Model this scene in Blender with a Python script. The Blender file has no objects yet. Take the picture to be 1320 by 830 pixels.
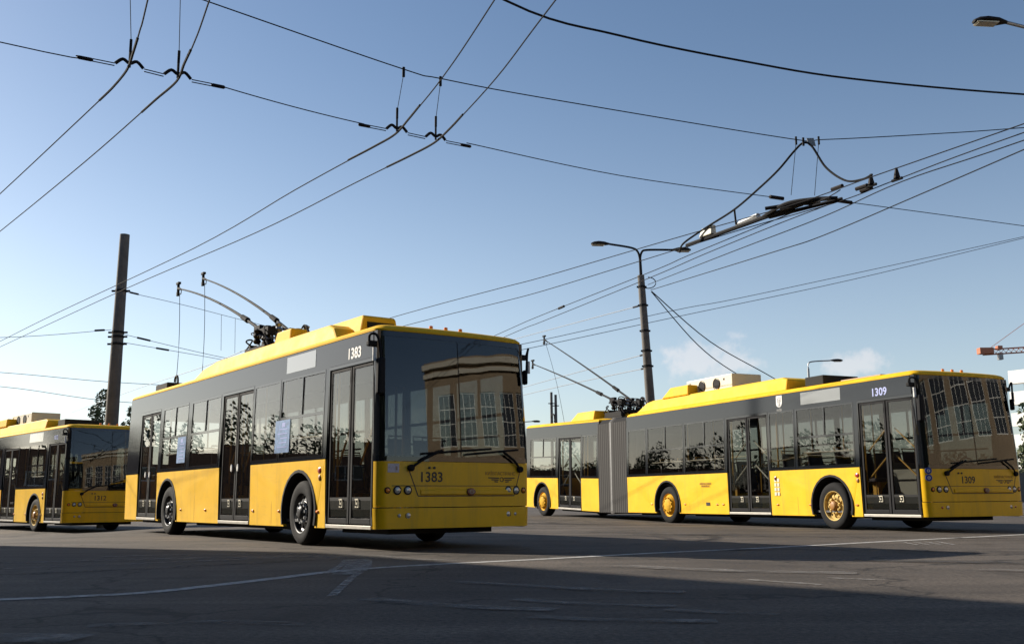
import bpy, math, random
from mathutils import Vector, Matrix
random.seed(11)
R = math.radians
sc = bpy.context.scene
C = sc.collection

# ------------------------------------------------------------------ camera
cam_d = bpy.data.cameras.new('camera')
cam = bpy.data.objects.new('camera', cam_d); C.objects.link(cam)
cam_d.sensor_width = 36; cam_d.lens = 1291.0 / 1320 * 36
cam_d.clip_start = .05; cam_d.clip_end = 6000
cam.matrix_world = Matrix.Translation((0, 0, .664)) @ Matrix.Rotation(math.pi / 2 + .1746, 4, 'X') @ Matrix.Rotation(-.0064, 4, 'Z')
sc.camera = cam

# ------------------------------------------------------------------ light
SUN_AZ = math.atan2(-.894, .447)          # direction towards the sun, (sin, cos) of this angle
SUN_EL = R(26)
w = bpy.data.worlds.new('World'); sc.world = w; w.use_nodes = True
nt = w.node_tree; bg = nt.nodes['Background']
sky = nt.nodes.new('ShaderNodeTexSky'); sky.sky_type = 'NISHITA'; sky.sun_disc = False
sky.sun_elevation = SUN_EL; sky.sun_rotation = SUN_AZ
sky.air_density = 1.0; sky.dust_density = .7; sky.ozone_density = 2.2; sky.altitude = 100
bg.inputs['Strength'].default_value = .069
def cloud_layer(col, centre, size, seed):
    tc = nt.nodes.new('ShaderNodeTexCoord')
    sub = nt.nodes.new('ShaderNodeVectorMath'); sub.operation = 'SUBTRACT'
    sub.inputs[1].default_value = centre
    nt.links.new(tc.outputs['Generated'], sub.inputs[0])
    sca = nt.nodes.new('ShaderNodeVectorMath'); sca.operation = 'MULTIPLY'
    sca.inputs[1].default_value = (1 / size[0], 1 / size[0], 1 / size[1])
    nt.links.new(sub.outputs[0], sca.inputs[0])
    ln = nt.nodes.new('ShaderNodeVectorMath'); ln.operation = 'LENGTH'
    nt.links.new(sca.outputs[0], ln.inputs[0])
    no = nt.nodes.new('ShaderNodeTexNoise'); no.inputs['Scale'].default_value = 44
    no.inputs['Detail'].default_value = 7; no.inputs['Roughness'].default_value = .6
    ad = nt.nodes.new('ShaderNodeVectorMath'); ad.operation = 'ADD'; ad.inputs[1].default_value = (seed, seed * 2, 0)
    nt.links.new(tc.outputs['Generated'], ad.inputs[0]); nt.links.new(ad.outputs[0], no.inputs['Vector'])
    m = nt.nodes.new('ShaderNodeMath'); m.operation = 'SUBTRACT'
    m2 = nt.nodes.new('ShaderNodeMath'); m2.operation = 'MULTIPLY'; m2.inputs[1].default_value = .42
    nt.links.new(ln.outputs['Value'], m2.inputs[0])
    nt.links.new(no.outputs['Fac'], m.inputs[0]); nt.links.new(m2.outputs[0], m.inputs[1])
    mr = nt.nodes.new('ShaderNodeMapRange'); mr.interpolation_type = 'SMOOTHSTEP'
    mr.inputs['From Min'].default_value = .12; mr.inputs['From Max'].default_value = .42
    mr.inputs['To Max'].default_value = .40
    nt.links.new(m.outputs[0], mr.inputs['Value'])
    mix = nt.nodes.new('ShaderNodeMix'); mix.data_type = 'RGBA'
    nt.links.new(mr.outputs[0], mix.inputs['Factor'])
    nt.links.new(col, mix.inputs[6]); mix.inputs[7].default_value = (8.6, 7.9, 7.7, 1)
    return mix.outputs[2]
hs = nt.nodes.new('ShaderNodeHueSaturation')
tcs = nt.nodes.new('ShaderNodeTexCoord'); sx = nt.nodes.new('ShaderNodeSeparateXYZ'); nt.links.new(tcs.outputs['Generated'], sx.inputs[0])
for lo, hi, sock in ((.74, 1.02, 'Saturation'), (1.24, 1.02, 'Value')):
    mr = nt.nodes.new('ShaderNodeMapRange'); mr.interpolation_type = 'SMOOTHSTEP'
    mr.inputs['From Min'].default_value = .02; mr.inputs['From Max'].default_value = .50
    mr.inputs['To Min'].default_value = lo; mr.inputs['To Max'].default_value = hi
    nt.links.new(sx.outputs['Z'], mr.inputs['Value']); nt.links.new(mr.outputs[0], hs.inputs[sock])
nt.links.new(sky.outputs[0], hs.inputs['Color'])
c = cloud_layer(hs.outputs[0], (.187, .972, .135), (.06, .03), 3.1)
c = cloud_layer(c, (.325, .936, .122), (.042, .018), 7.7)
nt.links.new(c, bg.inputs['Color'])

sd = bpy.data.lights.new('sun', 'SUN'); sd.energy = 5.0; sd.angle = R(.5); sd.color = (1, .91, .77)
so = bpy.data.objects.new('sun', sd); C.objects.link(so)
tosun = Vector((-.894 * math.cos(SUN_EL), .447 * math.cos(SUN_EL), math.sin(SUN_EL)))
so.rotation_euler = tosun.to_track_quat('Z', 'Y').to_euler(); so.location = (-30, 15, 30)
vs = sc.view_settings
vs.view_transform = 'Standard'; vs.look = 'None'; vs.exposure = .80; vs.gamma = 1; vs.use_curve_mapping = False
sc.cycles.max_bounces = 10; sc.cycles.transparent_max_bounces = 24
sc.cycles.caustics_reflective = False; sc.cycles.caustics_refractive = False

# ------------------------------------------------------------------ materials
def mat(name, col, rough=.5, metal=0, coat=0, var=0, vscale=6, spec=.5, bump=0, bscale=40, emit=None):
    m = bpy.data.materials.new(name); m.use_nodes = True
    n = m.node_tree; b = n.nodes['Principled BSDF']
    b.inputs['Base Color'].default_value = (*col, 1); b.inputs['Roughness'].default_value = rough
    b.inputs['Metallic'].default_value = metal; b.inputs['Coat Weight'].default_value = coat
    b.inputs['Coat Roughness'].default_value = .06; b.inputs['Specular IOR Level'].default_value = spec
    tc = n.nodes.new('ShaderNodeTexCoord')
    if var:
        no = n.nodes.new('ShaderNodeTexNoise'); no.inputs['Scale'].default_value = vscale
        no.inputs['Detail'].default_value = 8; no.inputs['Roughness'].default_value = .65
        n.links.new(tc.outputs['Object'], no.inputs['Vector'])
        rp = n.nodes.new('ShaderNodeMapRange')
        rp.inputs['From Min'].default_value = .3; rp.inputs['From Max'].default_value = .7
        rp.inputs['To Min'].default_value = 1 - var; rp.inputs['To Max'].default_value = 1 + var
        n.links.new(no.outputs['Fac'], rp.inputs['Value'])
        mx = n.nodes.new('ShaderNodeVectorMath'); mx.operation = 'SCALE'
        mx.inputs[0].default_value = col; n.links.new(rp.outputs[0], mx.inputs['Scale'])
        n.links.new(mx.outputs[0], b.inputs['Base Color'])
        r2 = n.nodes.new('ShaderNodeMapRange')
        r2.inputs['To Min'].default_value = max(.02, rough - .12); r2.inputs['To Max'].default_value = min(1, rough + .12)
        n.links.new(no.outputs['Fac'], r2.inputs['Value']); n.links.new(r2.outputs[0], b.inputs['Roughness'])
    if bump:
        nb = n.nodes.new('ShaderNodeTexNoise'); nb.inputs['Scale'].default_value = bscale; nb.inputs['Detail'].default_value = 6
        n.links.new(tc.outputs['Object'], nb.inputs['Vector'])
        bu = n.nodes.new('ShaderNodeBump'); bu.inputs['Strength'].default_value = bump; bu.inputs['Distance'].default_value = .02
        n.links.new(nb.outputs['Fac'], bu.inputs['Height']); n.links.new(bu.outputs[0], b.inputs['Normal'])
    return m

def grimy_paint():
    m = mat('yellow_paint', (.80, .465, .005), .42, coat=.12, var=.08, vscale=2.2, spec=.3)
    n = m.node_tree; b = n.nodes['Principled BSDF']; src = b.inputs['Base Color'].links[0].from_socket
    tc = n.nodes.new('ShaderNodeTexCoord'); fac = None
    for sca, lo, hi, k in (((5, 5, .5), .52, .78, .34), ((14, 14, 9), .60, .80, .45), ((1.2, 1.2, 6), .56, .8, .25)):
        mp = n.nodes.new('ShaderNodeMapping'); mp.inputs['Scale'].default_value = sca
        no = n.nodes.new('ShaderNodeTexNoise'); no.inputs['Scale'].default_value = 1.0; no.inputs['Detail'].default_value = 8; no.inputs['Roughness'].default_value = .7
        n.links.new(tc.outputs['Object'], mp.inputs[0]); n.links.new(mp.outputs[0], no.inputs['Vector'])
        r = n.nodes.new('ShaderNodeMapRange'); r.inputs['From Min'].default_value = lo; r.inputs['From Max'].default_value = hi; r.inputs['To Max'].default_value = k
        n.links.new(no.outputs['Fac'], r.inputs['Value'])
        mx = n.nodes.new('ShaderNodeMix'); mx.data_type = 'RGBA'; mx.inputs[7].default_value = (.22, .15, .055, 1)
        n.links.new(r.outputs[0], mx.inputs['Factor']); n.links.new(src, mx.inputs[6]); src = mx.outputs[2]
    n.links.new(src, b.inputs['Base Color'])
    nb = n.nodes.new('ShaderNodeTexNoise'); nb.inputs['Scale'].default_value = 1.7; nb.inputs['Detail'].default_value = 2
    n.links.new(tc.outputs['Object'], nb.inputs['Vector'])
    bu = n.nodes.new('ShaderNodeBump'); bu.inputs['Strength'].default_value = .12; bu.inputs['Distance'].default_value = .04
    n.links.new(nb.outputs['Fac'], bu.inputs['Height']); n.links.new(bu.outputs[0], b.inputs['Normal']); n.links.new(bu.outputs[0], b.inputs['Coat Normal'])
    return m

def glass_mat(name, tint, f0=.045, rough=0.0, wave=0.0):
    """thin tinted pane: transparency plus Schlick reflection, the same for either side"""
    m = bpy.data.materials.new(name); m.use_nodes = True
    n = m.node_tree; n.nodes.clear()
    out = n.nodes.new('ShaderNodeOutputMaterial')
    geo = n.nodes.new('ShaderNodeNewGeometry')
    dot = n.nodes.new('ShaderNodeVectorMath'); dot.operation = 'DOT_PRODUCT'
    n.links.new(geo.outputs['Normal'], dot.inputs[0]); n.links.new(geo.outputs['Incoming'], dot.inputs[1])
    def mth(op, a, b=None):
        x = n.nodes.new('ShaderNodeMath'); x.operation = op
        for i, q in enumerate((a, b)):
            if q is None: continue
            if isinstance(q, (int, float)): x.inputs[i].default_value = q
            else: n.links.new(q, x.inputs[i])
        return x.outputs[0]
    k = mth('SUBTRACT', 1.0, mth('ABSOLUTE', dot.outputs['Value']))
    fr = mth('ADD', mth('MULTIPLY', mth('POWER', k, 5.0), 1 - f0), f0)
    tr = n.nodes.new('ShaderNodeBsdfTransparent'); tr.inputs[0].default_value = (*tint, 1)
    gl = n.nodes.new('ShaderNodeBsdfGlossy'); gl.inputs['Roughness'].default_value = rough
    gl.inputs['Color'].default_value = (1, 1, 1, 1)
    if wave:
        tc = n.nodes.new('ShaderNodeTexCoord')
        nb = n.nodes.new('ShaderNodeTexNoise'); nb.inputs['Scale'].default_value = 1.6; nb.inputs['Detail'].default_value = 1
        n.links.new(tc.outputs['Object'], nb.inputs['Vector'])
        bu = n.nodes.new('ShaderNodeBump'); bu.inputs['Strength'].default_value = wave; bu.inputs['Distance'].default_value = .05
        n.links.new(nb.outputs['Fac'], bu.inputs['Height']); n.links.new(bu.outputs[0], gl.inputs['Normal'])
    mx = n.nodes.new('ShaderNodeMixShader')
    n.links.new(fr, mx.inputs[0]); n.links.new(tr.outputs[0], mx.inputs[1]); n.links.new(gl.outputs[0], mx.inputs[2])
    n.links.new(mx.outputs[0], out.inputs[0])
    return m

def asphalt_mat():
    m = bpy.data.materials.new('asphalt'); m.use_nodes = True
    n = m.node_tree; b = n.nodes['Principled BSDF']
    tc = n.nodes.new('ShaderNodeTexCoord')
    def noise(scale, det=6, stretch=None, rot=0):
        no = n.nodes.new('ShaderNodeTexNoise'); no.inputs['Scale'].default_value = scale; no.inputs['Detail'].default_value = det
        no.inputs['Roughness'].default_value = .6
        mp = n.nodes.new('ShaderNodeMapping')
        mp.inputs['Scale'].default_value = stretch or (1, 1, 1); mp.inputs['Rotation'].default_value = (0, 0, rot)
        n.links.new(tc.outputs['Object'], mp.inputs[0]); n.links.new(mp.outputs[0], no.inputs['Vector'])
        return no.outputs['Fac']
    def rng(src, a, bb, c0, c1):
        r = n.nodes.new('ShaderNodeMapRange'); r.inputs['From Min'].default_value = a; r.inputs['From Max'].default_value = bb
        r.inputs['To Min'].default_value = c0; r.inputs['To Max'].default_value = c1; n.links.new(src, r.inputs['Value']); return r.outputs[0]
    def mul(a, bb):
        x = n.nodes.new('ShaderNodeMath'); x.operation = 'MULTIPLY'; n.links.new(a, x.inputs[0]); n.links.new(bb, x.inputs[1]); return x.outputs[0]
    f = mul(rng(noise(.35, 5), .3, .7, .66, 1.34), rng(noise(28, 5), .3, .7, .4, 1.6))
    f = mul(f, rng(noise(120, 2), .35, .65, .6, 1.4))
    f = mul(f, rng(noise(2.2, 7, (1, .35, 1), R(20)), .55, .66, 1.0, .70))
    f = mul(f, rng(noise(.8, 6, (.12, 1.6, 1), R(62)), .42, .64, 1.0, .62))     # worn wheel tracks
    f = mul(f, rng(noise(1.1, 5, (.1, 1.5, 1), R(-12)), .48, .7, 1.0, 1.55))
    sp = n.nodes.new('ShaderNodeTexVoronoi'); sp.inputs['Scale'].default_value = 1.1
    n.links.new(tc.outputs['Object'], sp.inputs['Vector'])
    f = mul(f, rng(sp.outputs['Distance'], .03, .09, .7, 1.0))                    # oil drops
    wp = n.nodes.new('ShaderNodeTexNoise'); wp.inputs['Scale'].default_value = 1.6; wp.inputs['Detail'].default_value = 5
    n.links.new(tc.outputs['Object'], wp.inputs['Vector'])
    wa = n.nodes.new('ShaderNodeVectorMath'); wa.operation = 'MULTIPLY_ADD'; wa.inputs[1].default_value = (1.2, 1.2, 0)
    n.links.new(wp.outputs['Color'], wa.inputs[0]); n.links.new(tc.outputs['Object'], wa.inputs[2])
    cr = n.nodes.new('ShaderNodeTexVoronoi'); cr.feature = 'DISTANCE_TO_EDGE'; cr.inputs['Scale'].default_value = .23
    n.links.new(wa.outputs[0], cr.inputs['Vector'])
    f = mul(f, rng(cr.outputs['Distance'], .002, .007, .35, 1.0))
    mx = n.nodes.new('ShaderNodeVectorMath'); mx.operation = 'SCALE'; mx.inputs[0].default_value = (.076, .063, .052)
    n.links.new(f, mx.inputs['Scale']); n.links.new(mx.outputs[0], b.inputs['Base Color'])
    b.inputs['Roughness'].default_value = .82; b.inputs['Specular IOR Level'].default_value = .32
    bu = n.nodes.new('ShaderNodeBump'); bu.inputs['Strength'].default_value = .5; bu.inputs['Distance'].default_value = .008
    n.links.new(noise(140, 3), bu.inputs['Height']); n.links.new(bu.outputs[0], b.inputs['Normal'])
    return m

def worn_paint(name, lo, hi, col=(.42, .41, .39), scale=9):
    """road paint worn through to transparent gaps"""
    m = bpy.data.materials.new(name); m.use_nodes = True
    n = m.node_tree; b = n.nodes['Principled BSDF']; out = n.nodes['Material Output']
    b.inputs['Base Color'].default_value = (*col, 1); b.inputs['Roughness'].default_value = .8
    tc = n.nodes.new('ShaderNodeTexCoord')
    no = n.nodes.new('ShaderNodeTexNoise'); no.inputs['Scale'].default_value = scale; no.inputs['Detail'].default_value = 9
    no.inputs['Roughness'].default_value = .75
    n.links.new(tc.outputs['Object'], no.inputs['Vector'])
    r = n.nodes.new('ShaderNodeMapRange'); r.inputs['From Min'].default_value = lo; r.inputs['From Max'].default_value = hi
    n.links.new(no.outputs['Fac'], r.inputs['Value'])
    t = n.nodes.new('ShaderNodeBsdfTransparent'); mx = n.nodes.new('ShaderNodeMixShader')
    n.links.new(r.outputs[0], mx.inputs[0]); n.links.new(t.outputs[0], mx.inputs[1]); n.links.new(b.outputs[0], mx.inputs[2])
    n.links.new(mx.outputs[0], out.inputs[0])
    return m

M = dict(
    yellow=grimy_paint(),
    yellow_roof=mat('yellow_roof_paint', (.78, .45, .012), .65, var=.12, vscale=3, spec=.2),
    black=mat('black_gloss', (.010, .011, .013), .05, coat=0, spec=.6),
    band=mat('smoked_band', (.010, .013, .018), .08, spec=.42),
    rubber=mat('rubber', (.012, .012, .013), .85, var=.3, vscale=14, spec=.2),
    dark=mat('dark_metal', (.016, .016, .018), .75, var=.2, vscale=9, spec=.15),
    under=mat('underbody', (.012, .012, .012), .9),
    grey=mat('grey_metal', (.22, .22, .22), .45, metal=.6, var=.15, vscale=12),
    steel=mat('galvanised_steel', (.30, .31, .32), .45, metal=.7, var=.2, vscale=15),
    alu=mat('aluminium', (.42, .40, .36), .55, metal=.3, var=.1),
    white=mat('white_paint', (.74, .73, .70), .5, var=.05),
    cream=mat('cream_paint', (.62, .58, .46), .5, var=.08, vscale=4),
    rim_dark=mat('dark_rim', (.05, .05, .052), .38, metal=.7, var=.2, vscale=20),
    rim_yellow=mat('yellow_rim', (.60, .34, .02), .7, var=.3, vscale=14, spec=.15),
    rim_pale=mat('pale_rim', (.56, .40, .14), .7, var=.3, vscale=14, spec=.15),
    lens=mat('lamp_lens', (.42, .42, .40), .12, metal=.3, coat=.6),
    amber=mat('amber_lens', (.75, .22, .01), .2, coat=.6),
    red=mat('red_lens', (.35, .02, .012), .25, coat=.6),
    maroon=mat('maroon_badge', (.12, .012, .012), .3, coat=.5),
    ink=mat('dark_lettering', (.02, .016, .01), .5),
    ink_brown=mat('brown_lettering', (.30, .13, .02), .5),
    paper=mat('printed_paper', (.55, .50, .56), .6, var=.25, vscale=30),
    blue=mat('blue_poster', (.09, .18, .36), .5, var=.4, vscale=14),
    blue_sign=mat('blue_sticker', (.03, .06, .30), .4, var=.1),
    lilac=mat('lilac_lettering', (.30, .34, .62), .4),
    bellows=mat('bellows_rubber', (.038, .035, .033), .7, var=.15, vscale=5),
    inner=mat('interior_panel', (.30, .29, .27), .6),
    floor=mat('vinyl_floor', (.06, .06, .065), .6),
    seat=mat('seat_cloth', (.05, .04, .055), .8, var=.3, vscale=30),
    rail=mat('yellow_rail', (.62, .34, .06), .35, coat=.3),
    rail_pale=mat('pale_rail', (.55, .50, .42), .35, coat=.3),
    concrete=mat('concrete', (.12, .112, .105), .85, var=.3, vscale=3, bump=.25, bscale=25),
    wire=mat('wire', (.022, .024, .028), .8, spec=.1),
    copper=mat('contact_wire', (.024, .024, .027), .8, spec=.12),
    porcelain=mat('insulator', (.018, .015, .015), .7, spec=.15, var=.2, vscale=20),
    far_wire=mat('hazed_wire', (.24, .26, .29), .6),  # distance haze put into the colour of the far wires
    plaster=mat('beige_plaster', (.33, .25, .17), .85, var=.1, vscale=.8),
    stone=mat('pale_stone', (.62, .58, .50), .8, var=.08, vscale=1.5),
    brick=mat('brown_brick', (.24, .13, .08), .9, var=.2, vscale=3),
    greywall=mat('grey_panel_wall', (.33, .32, .31), .85, var=.12, vscale=.7),
    roofing=mat('bitumen_roof', (.06, .06, .06), .9),
    leaf=mat('leaves', (.055, .075, .028), .7, var=.45, vscale=.8),
    leaf2=mat('dusty_leaves', (.085, .088, .045), .75, var=.4, vscale=.5),
    bark=mat('bark', (.09, .07, .055), .9, var=.3, vscale=6),
    orange=mat('orange_steel', (.40, .13, .06), .5, var=.15, vscale=2),
    glass=glass_mat('window_glass', (.66, .66, .64), .034, wave=.014),
    wglass=glass_mat('windscreen_glass', (.36, .38, .37), .048, wave=.035),
    dglass=glass_mat('door_glass', (.70, .71, .69), .034, wave=.014),
    bglass=mat('building_glass', (.03, .035, .045), .08, spec=.6),
    display=mat('display_panel', (.20, .21, .21), .08, coat=1),
    paint_line=worn_paint('worn_line_paint', .22, .56, (.42, .41, .39)),
    paint_faint=worn_paint('faint_line_paint', .40, .66, (.34, .33, .31)),
    rubber_mark=worn_paint('tyre_rubber_marks', .40, .7, (.028, .027, .026), 3),
    dust_mark=worn_paint('dusty_tracks', .40, .72, (.19, .175, .16), 2.5),
    asphalt=asphalt_mat(),
)

# ------------------------------------------------------------------ mesh helpers
class MB:
    def __init__(s): s.v = []; s.f = []
    def add(s, vs, fs):
        k = len(s.v); s.v += [tuple(x) for x in vs]; s.f += [tuple(i + k for i in f) for f in fs]
    def box(s, a, b):
        x0, y0, z0 = [min(p, q) for p, q in zip(a, b)]; x1, y1, z1 = [max(p, q) for p, q in zip(a, b)]
        s.add([(x0, y0, z0), (x1, y0, z0), (x1, y1, z0), (x0, y1, z0), (x0, y0, z1), (x1, y0, z1), (x1, y1, z1), (x0, y1, z1)],
              [(3, 2, 1, 0), (4, 5, 6, 7), (0, 1, 5, 4), (1, 2, 6, 5), (2, 3, 7, 6), (3, 0, 4, 7)])
        return s
    def hexa(s, bot, top):
        s.add(list(bot) + list(top), [(3, 2, 1, 0), (4, 5, 6, 7), (0, 1, 5, 4), (1, 2, 6, 5), (2, 3, 7, 6), (3, 0, 4, 7)]); return s
    def tube(s, pts, r, n=6, cap=True):
        pts = [Vector(p) for p in pts]
        if not isinstance(r, (list, tuple)): r = [r] * len(pts)
        rings = []; up = Vector((0, 0, 1))
        for i, p in enumerate(pts):
            t = (pts[min(i + 1, len(pts) - 1)] - pts[max(i - 1, 0)]).normalized()
            a = t.cross(up)
            if a.length < .05: a = t.cross(Vector((1, 0, 0)))
            a.normalize(); b = a.cross(t)
            rings.append([p + (a * math.cos(2 * math.pi * j / n) + b * math.sin(2 * math.pi * j / n)) * r[i] for j in range(n)])
        s.loft(rings, cap); return s
    def loft(s, rings, cap=True, closed=True):
        n = len(rings[0]); vs = [p for q in rings for p in q]; fs = []
        for i in range(len(rings) - 1):
            for j in range(n if closed else n - 1):
                k = (j + 1) % n
                fs.append((i * n + j, i * n + k, (i + 1) * n + k, (i + 1) * n + j))
        if cap: fs += [tuple(range(n - 1, -1, -1)), tuple(range((len(rings) - 1) * n, len(rings) * n))]
        s.add(vs, fs); return s
    def lathe(s, prof, origin, axis='Y', n=28, cap=False):
        o = Vector(origin); rings = []
        for (r, h) in prof:
            ring = []
            for j in range(n):
                a = 2 * math.pi * j / n; c_, s_ = math.cos(a) * r, math.sin(a) * r
                q = {'Y': (c_, h, s_), 'X': (h, c_, s_), 'Z': (c_, s_, h)}[axis]
                ring.append(o + Vector(q))
            rings.append(ring)
        s.loft(rings, cap); return s
    def build(s, name, m, parent=None, bevel=0, smooth=False, seg=2):
        me = bpy.data.meshes.new(name); me.from_pydata(s.v, [], s.f)
        import bmesh
        bm = bmesh.new(); bm.from_mesh(me); bmesh.ops.recalc_face_normals(bm, faces=bm.faces); bm.to_mesh(me); bm.free()
        me.materials.append(m)
        o = bpy.data.objects.new(name, me); C.objects.link(o)
        if parent: o.parent = parent
        if smooth:
            for p in me.polygons: p.use_smooth = True
            me.set_sharp_from_angle(angle=R(38))
        if bevel:
            bv = o.modifiers.new('bevel', 'BEVEL'); bv.width = bevel; bv.segments = seg; bv.limit_method = 'ANGLE'; bv.angle_limit = R(40)
        return o

def tag(o, label=None, cat=None, group=None, kind=None):
    if label: o['label'] = label
    if cat: o['category'] = cat
    if group: o['group'] = group
    if kind: o['kind'] = kind
    return o
def empty(name, loc=(0, 0, 0), rz=0):
    o = bpy.data.objects.new(name, None); C.objects.link(o); o.location = loc; o.rotation_euler = (0, 0, rz); o.empty_display_size = .3
    return o
def text_mesh(txt, h, align='CENTER', ext=.002, bold=0):
    cu = bpy.data.curves.new('lettering', 'FONT'); cu.body = txt; cu.size = h * 1.38; cu.align_x = align; cu.align_y = 'CENTER'
    cu.extrude = ext; cu.offset = bold; cu.resolution_u = 3
    o = bpy.data.objects.new('lettering', cu); C.objects.link(o)
    bpy.context.view_layer.update()
    me = bpy.data.meshes.new_from_object(o.evaluated_get(bpy.context.evaluated_depsgraph_get()))
    bpy.data.objects.remove(o); return me
def smooth_pts(pts, k=6):
    P = [Vector(p) for p in pts]
    if len(P) < 3: return P
    out = []
    for i in range(len(P) - 1):
        a, b, c_, d = P[max(i - 1, 0)], P[i], P[i + 1], P[min(i + 2, len(P) - 1)]
        for j in range(k):
            t = j / k
            out.append(.5 * ((2 * b) + (c_ - a) * t + (2 * a - 5 * b + 4 * c_ - d) * t * t + (3 * b - a - 3 * c_ + d) * t ** 3))
    out.append(P[-1]); return out

# ------------------------------------------------------------------ ground
def sst(t): t = max(0, min(1, t)); return t * t * (3 - 2 * t)
def gz(x, y):
    return -.2 * sst((-8 - x) / 4.5) + .10 * sst((y - 25) / 8) * sst((x + 6) / 5)
def sheet(name, xs, ys, m, dz=0):
    b = MB(); b.v = [(x, y, gz(x, y) + dz) for y in ys for x in xs]; n = len(xs)
    b.f = [(j * n + i, j * n + i + 1, (j + 1) * n + i + 1, (j + 1) * n + i) for j in range(len(ys) - 1) for i in range(n - 1)]
    return b.build(name, m, smooth=True)
gx = [-2500, -800, -300, -120, -60, -30] + [-20 + i for i in range(33)] + [14, 20, 40, 80, 200, 600, 2500]
gy = [-600, -120, -40, -15, -5] + [i * 1.0 for i in range(0, 45)] + [50, 60, 80, 120, 200, 400, 900, 4000]
tag(sheet('ground', gx, gy, M['asphalt']), kind='structure')

def ribbon(name, pts, wd, m, dz=.004, k=8):
    P = smooth_pts([(x, y, 0) for x, y in pts], k); b = MB()
    for i, q in enumerate(P):
        t = (P[min(i + 1, len(P) - 1)] - P[max(i - 1, 0)]).normalized(); a = Vector((-t.y, t.x, 0)) * wd / 2
        for s in (1, -1):
            r = q + a * s; b.v.append((r.x, r.y, gz(r.x, r.y) + dz))
        if i: b.f.append((2 * i - 2, 2 * i - 1, 2 * i + 1, 2 * i))
    return tag(b.build(name, m), kind='structure')
ribbon('road_line', [(-4.2, 6.85), (-3.55, 7.14), (-3.1, 7.34), (-2.66, 7.67), (-2.18, 8.62), (-1.64, 9.79), (-.97, 10.51), (.33, 11.45), (1.79, 12.58), (3.52, 13.75), (5.7, 15.42), (8.21, 17.24), (12, 20)], .15, M['paint_line'])
ribbon('road_marking', [(-1.62, 11.5), (-1.45, 10.2), (-1.40, 9.0), (-1.27, 7.2)], .07, M['paint_faint'], .007)
ribbon('road_marking', [(-1.86, 11.4), (-1.76, 10.4), (-1.72, 9.4)], .07, M['paint_faint'], .007)
ribbon('road_marking', [(-1.75, 11.5), (-1.58, 10.2), (-1.53, 9.2)], .20, M['paint_faint'], .010)
ribbon('road_marking', [(1.9, 8.42), (2.36, 7.9)], .08, M['paint_faint'], .006, 2)
ribbon('road_marking', [(2.6, 8.55), (2.98, 8.3)], .06, M['paint_faint'], .006, 2)
for i in range(4):
    ribbon('road_marking', [(5.72 + i * .17, 15.1), (5.55 + i * .17, 14.1)], .06, M['paint_faint'], .008, 2)
# tyre tracks sweeping round the yard, and short scuffs where buses turn
for i, (pts, wd, mm) in enumerate([
    ([(-9, 9.5), (-6.2, 11.1), (-4.2, 12.0), (-2.4, 12.2), (-.6, 11.2)], .32, 'dust_mark'), ([(-7, 7.6), (-4.6, 9.6), (-3.0, 10.9), (-1.9, 11.9), (-.9, 12.9)], .26, 'rubber_mark'),
    ([(-8, 8.2), (-5.2, 10.4), (-3.5, 11.5), (-2.2, 12.6)], .22, 'dust_mark'), ([(-5, 12.5), (-3.6, 12.9), (-2.2, 12.6), (-1.2, 11.8)], .24, 'dust_mark'),
    ([(-2.3, 5.6), (-1.7, 5.75), (-1.1, 5.62)], .16, 'dust_mark'), ([(-1.0, 7.0), (-.35, 6.5), (.25, 6.25)], .2, 'dust_mark'), ([(0, 6.9), (.5, 6.55), (1.0, 6.4)], .16, 'dust_mark'),
    ([(.1, 5.9), (.5, 5.72), (1.1, 5.62)], .16, 'dust_mark'), ([(.9, 6.2), (1.5, 5.9)], .14, 'dust_mark'), ([(-.5, 8.4), (.4, 7.7), (1.2, 7.3)], .2, 'dust_mark'), ([(1.0, 10.2), (2.0, 9.4), (3.0, 9.0)], .3, 'dust_mark'),
    ([(1.5, 20.5), (3.2, 18.6), (5, 17.2), (8, 16.0)], .3, 'rubber_mark'), ([(2.5, 13.2), (4, 13.0), (5.6, 12.4)], .25, 'rubber_mark'), ([(3.6, 10.9), (5, 10.2), (6.6, 9.8)], .35, 'rubber_mark'),
    ([(-3.2, 4.9), (-2.7, 5.1), (-2.1, 5.05)], .3, 'dust_mark'), ([(4.2, 9.3), (5.2, 8.8), (6.2, 8.6)], .2, 'dust_mark')]):
    ribbon('tyre_mark', pts, wd, M[mm], .0035 + .0007 * i)

# ------------------------------------------------------------------ the trolleybus
HW = 1.25
def hw(z): return HW - .035 * max(0, min(1, (z - 1.3) / 1.65)) - .02 * max(0, (.7 - z) / .45)
def lean(z): return 0 if z < 1.2 else .13 * ((z - 1.2) / 1.75) ** 1.4
def fpt(t, z, off=0):
    """a point of the front, t -1 (right corner) .. 1 (left corner); returns local x, y"""
    h = hw(z); r = .14; k = h - r; s = 1 if t > 0 else -1; a = abs(t)
    if a <= .8:
        y = t / .8 * k; u = -.03 - .07 * (1 - (y / k) ** 2)
        nx, ny = 1, .14 * y / k ** 2
        l = math.hypot(nx, ny); return (-(u + lean(z)) + off * nx / l, y + off * ny / l)
    g = (a - .8) / .2 * math.pi / 2
    u = .11 - (r + off) * math.cos(g); y = s * (k + (r + off) * math.sin(g))
    return (-(u + lean(z)), y)
def t_of(y, z): return max(-.8, min(.8, y / (hw(z) - .14) * .8))
TS = [-1, -.96, -.92, -.88, -.84, -.8] + [-.8 + .1 * i for i in range(1, 16)] + [.8, .84, .88, .92, .96, 1]
def front_sheet(b, ts, zs, off, th):
    o_ = [[(*fpt(t, z, off), z) for t in ts] for z in zs]; i_ = [[(*fpt(t, z, off - th), z) for t in ts] for z in zs]
    rings = [list(p) + list(reversed(q)) for p, q in zip(o_, i_)]
    b.loft([[Vector(x) for x in r] for r in rings], cap=True); return b
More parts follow.
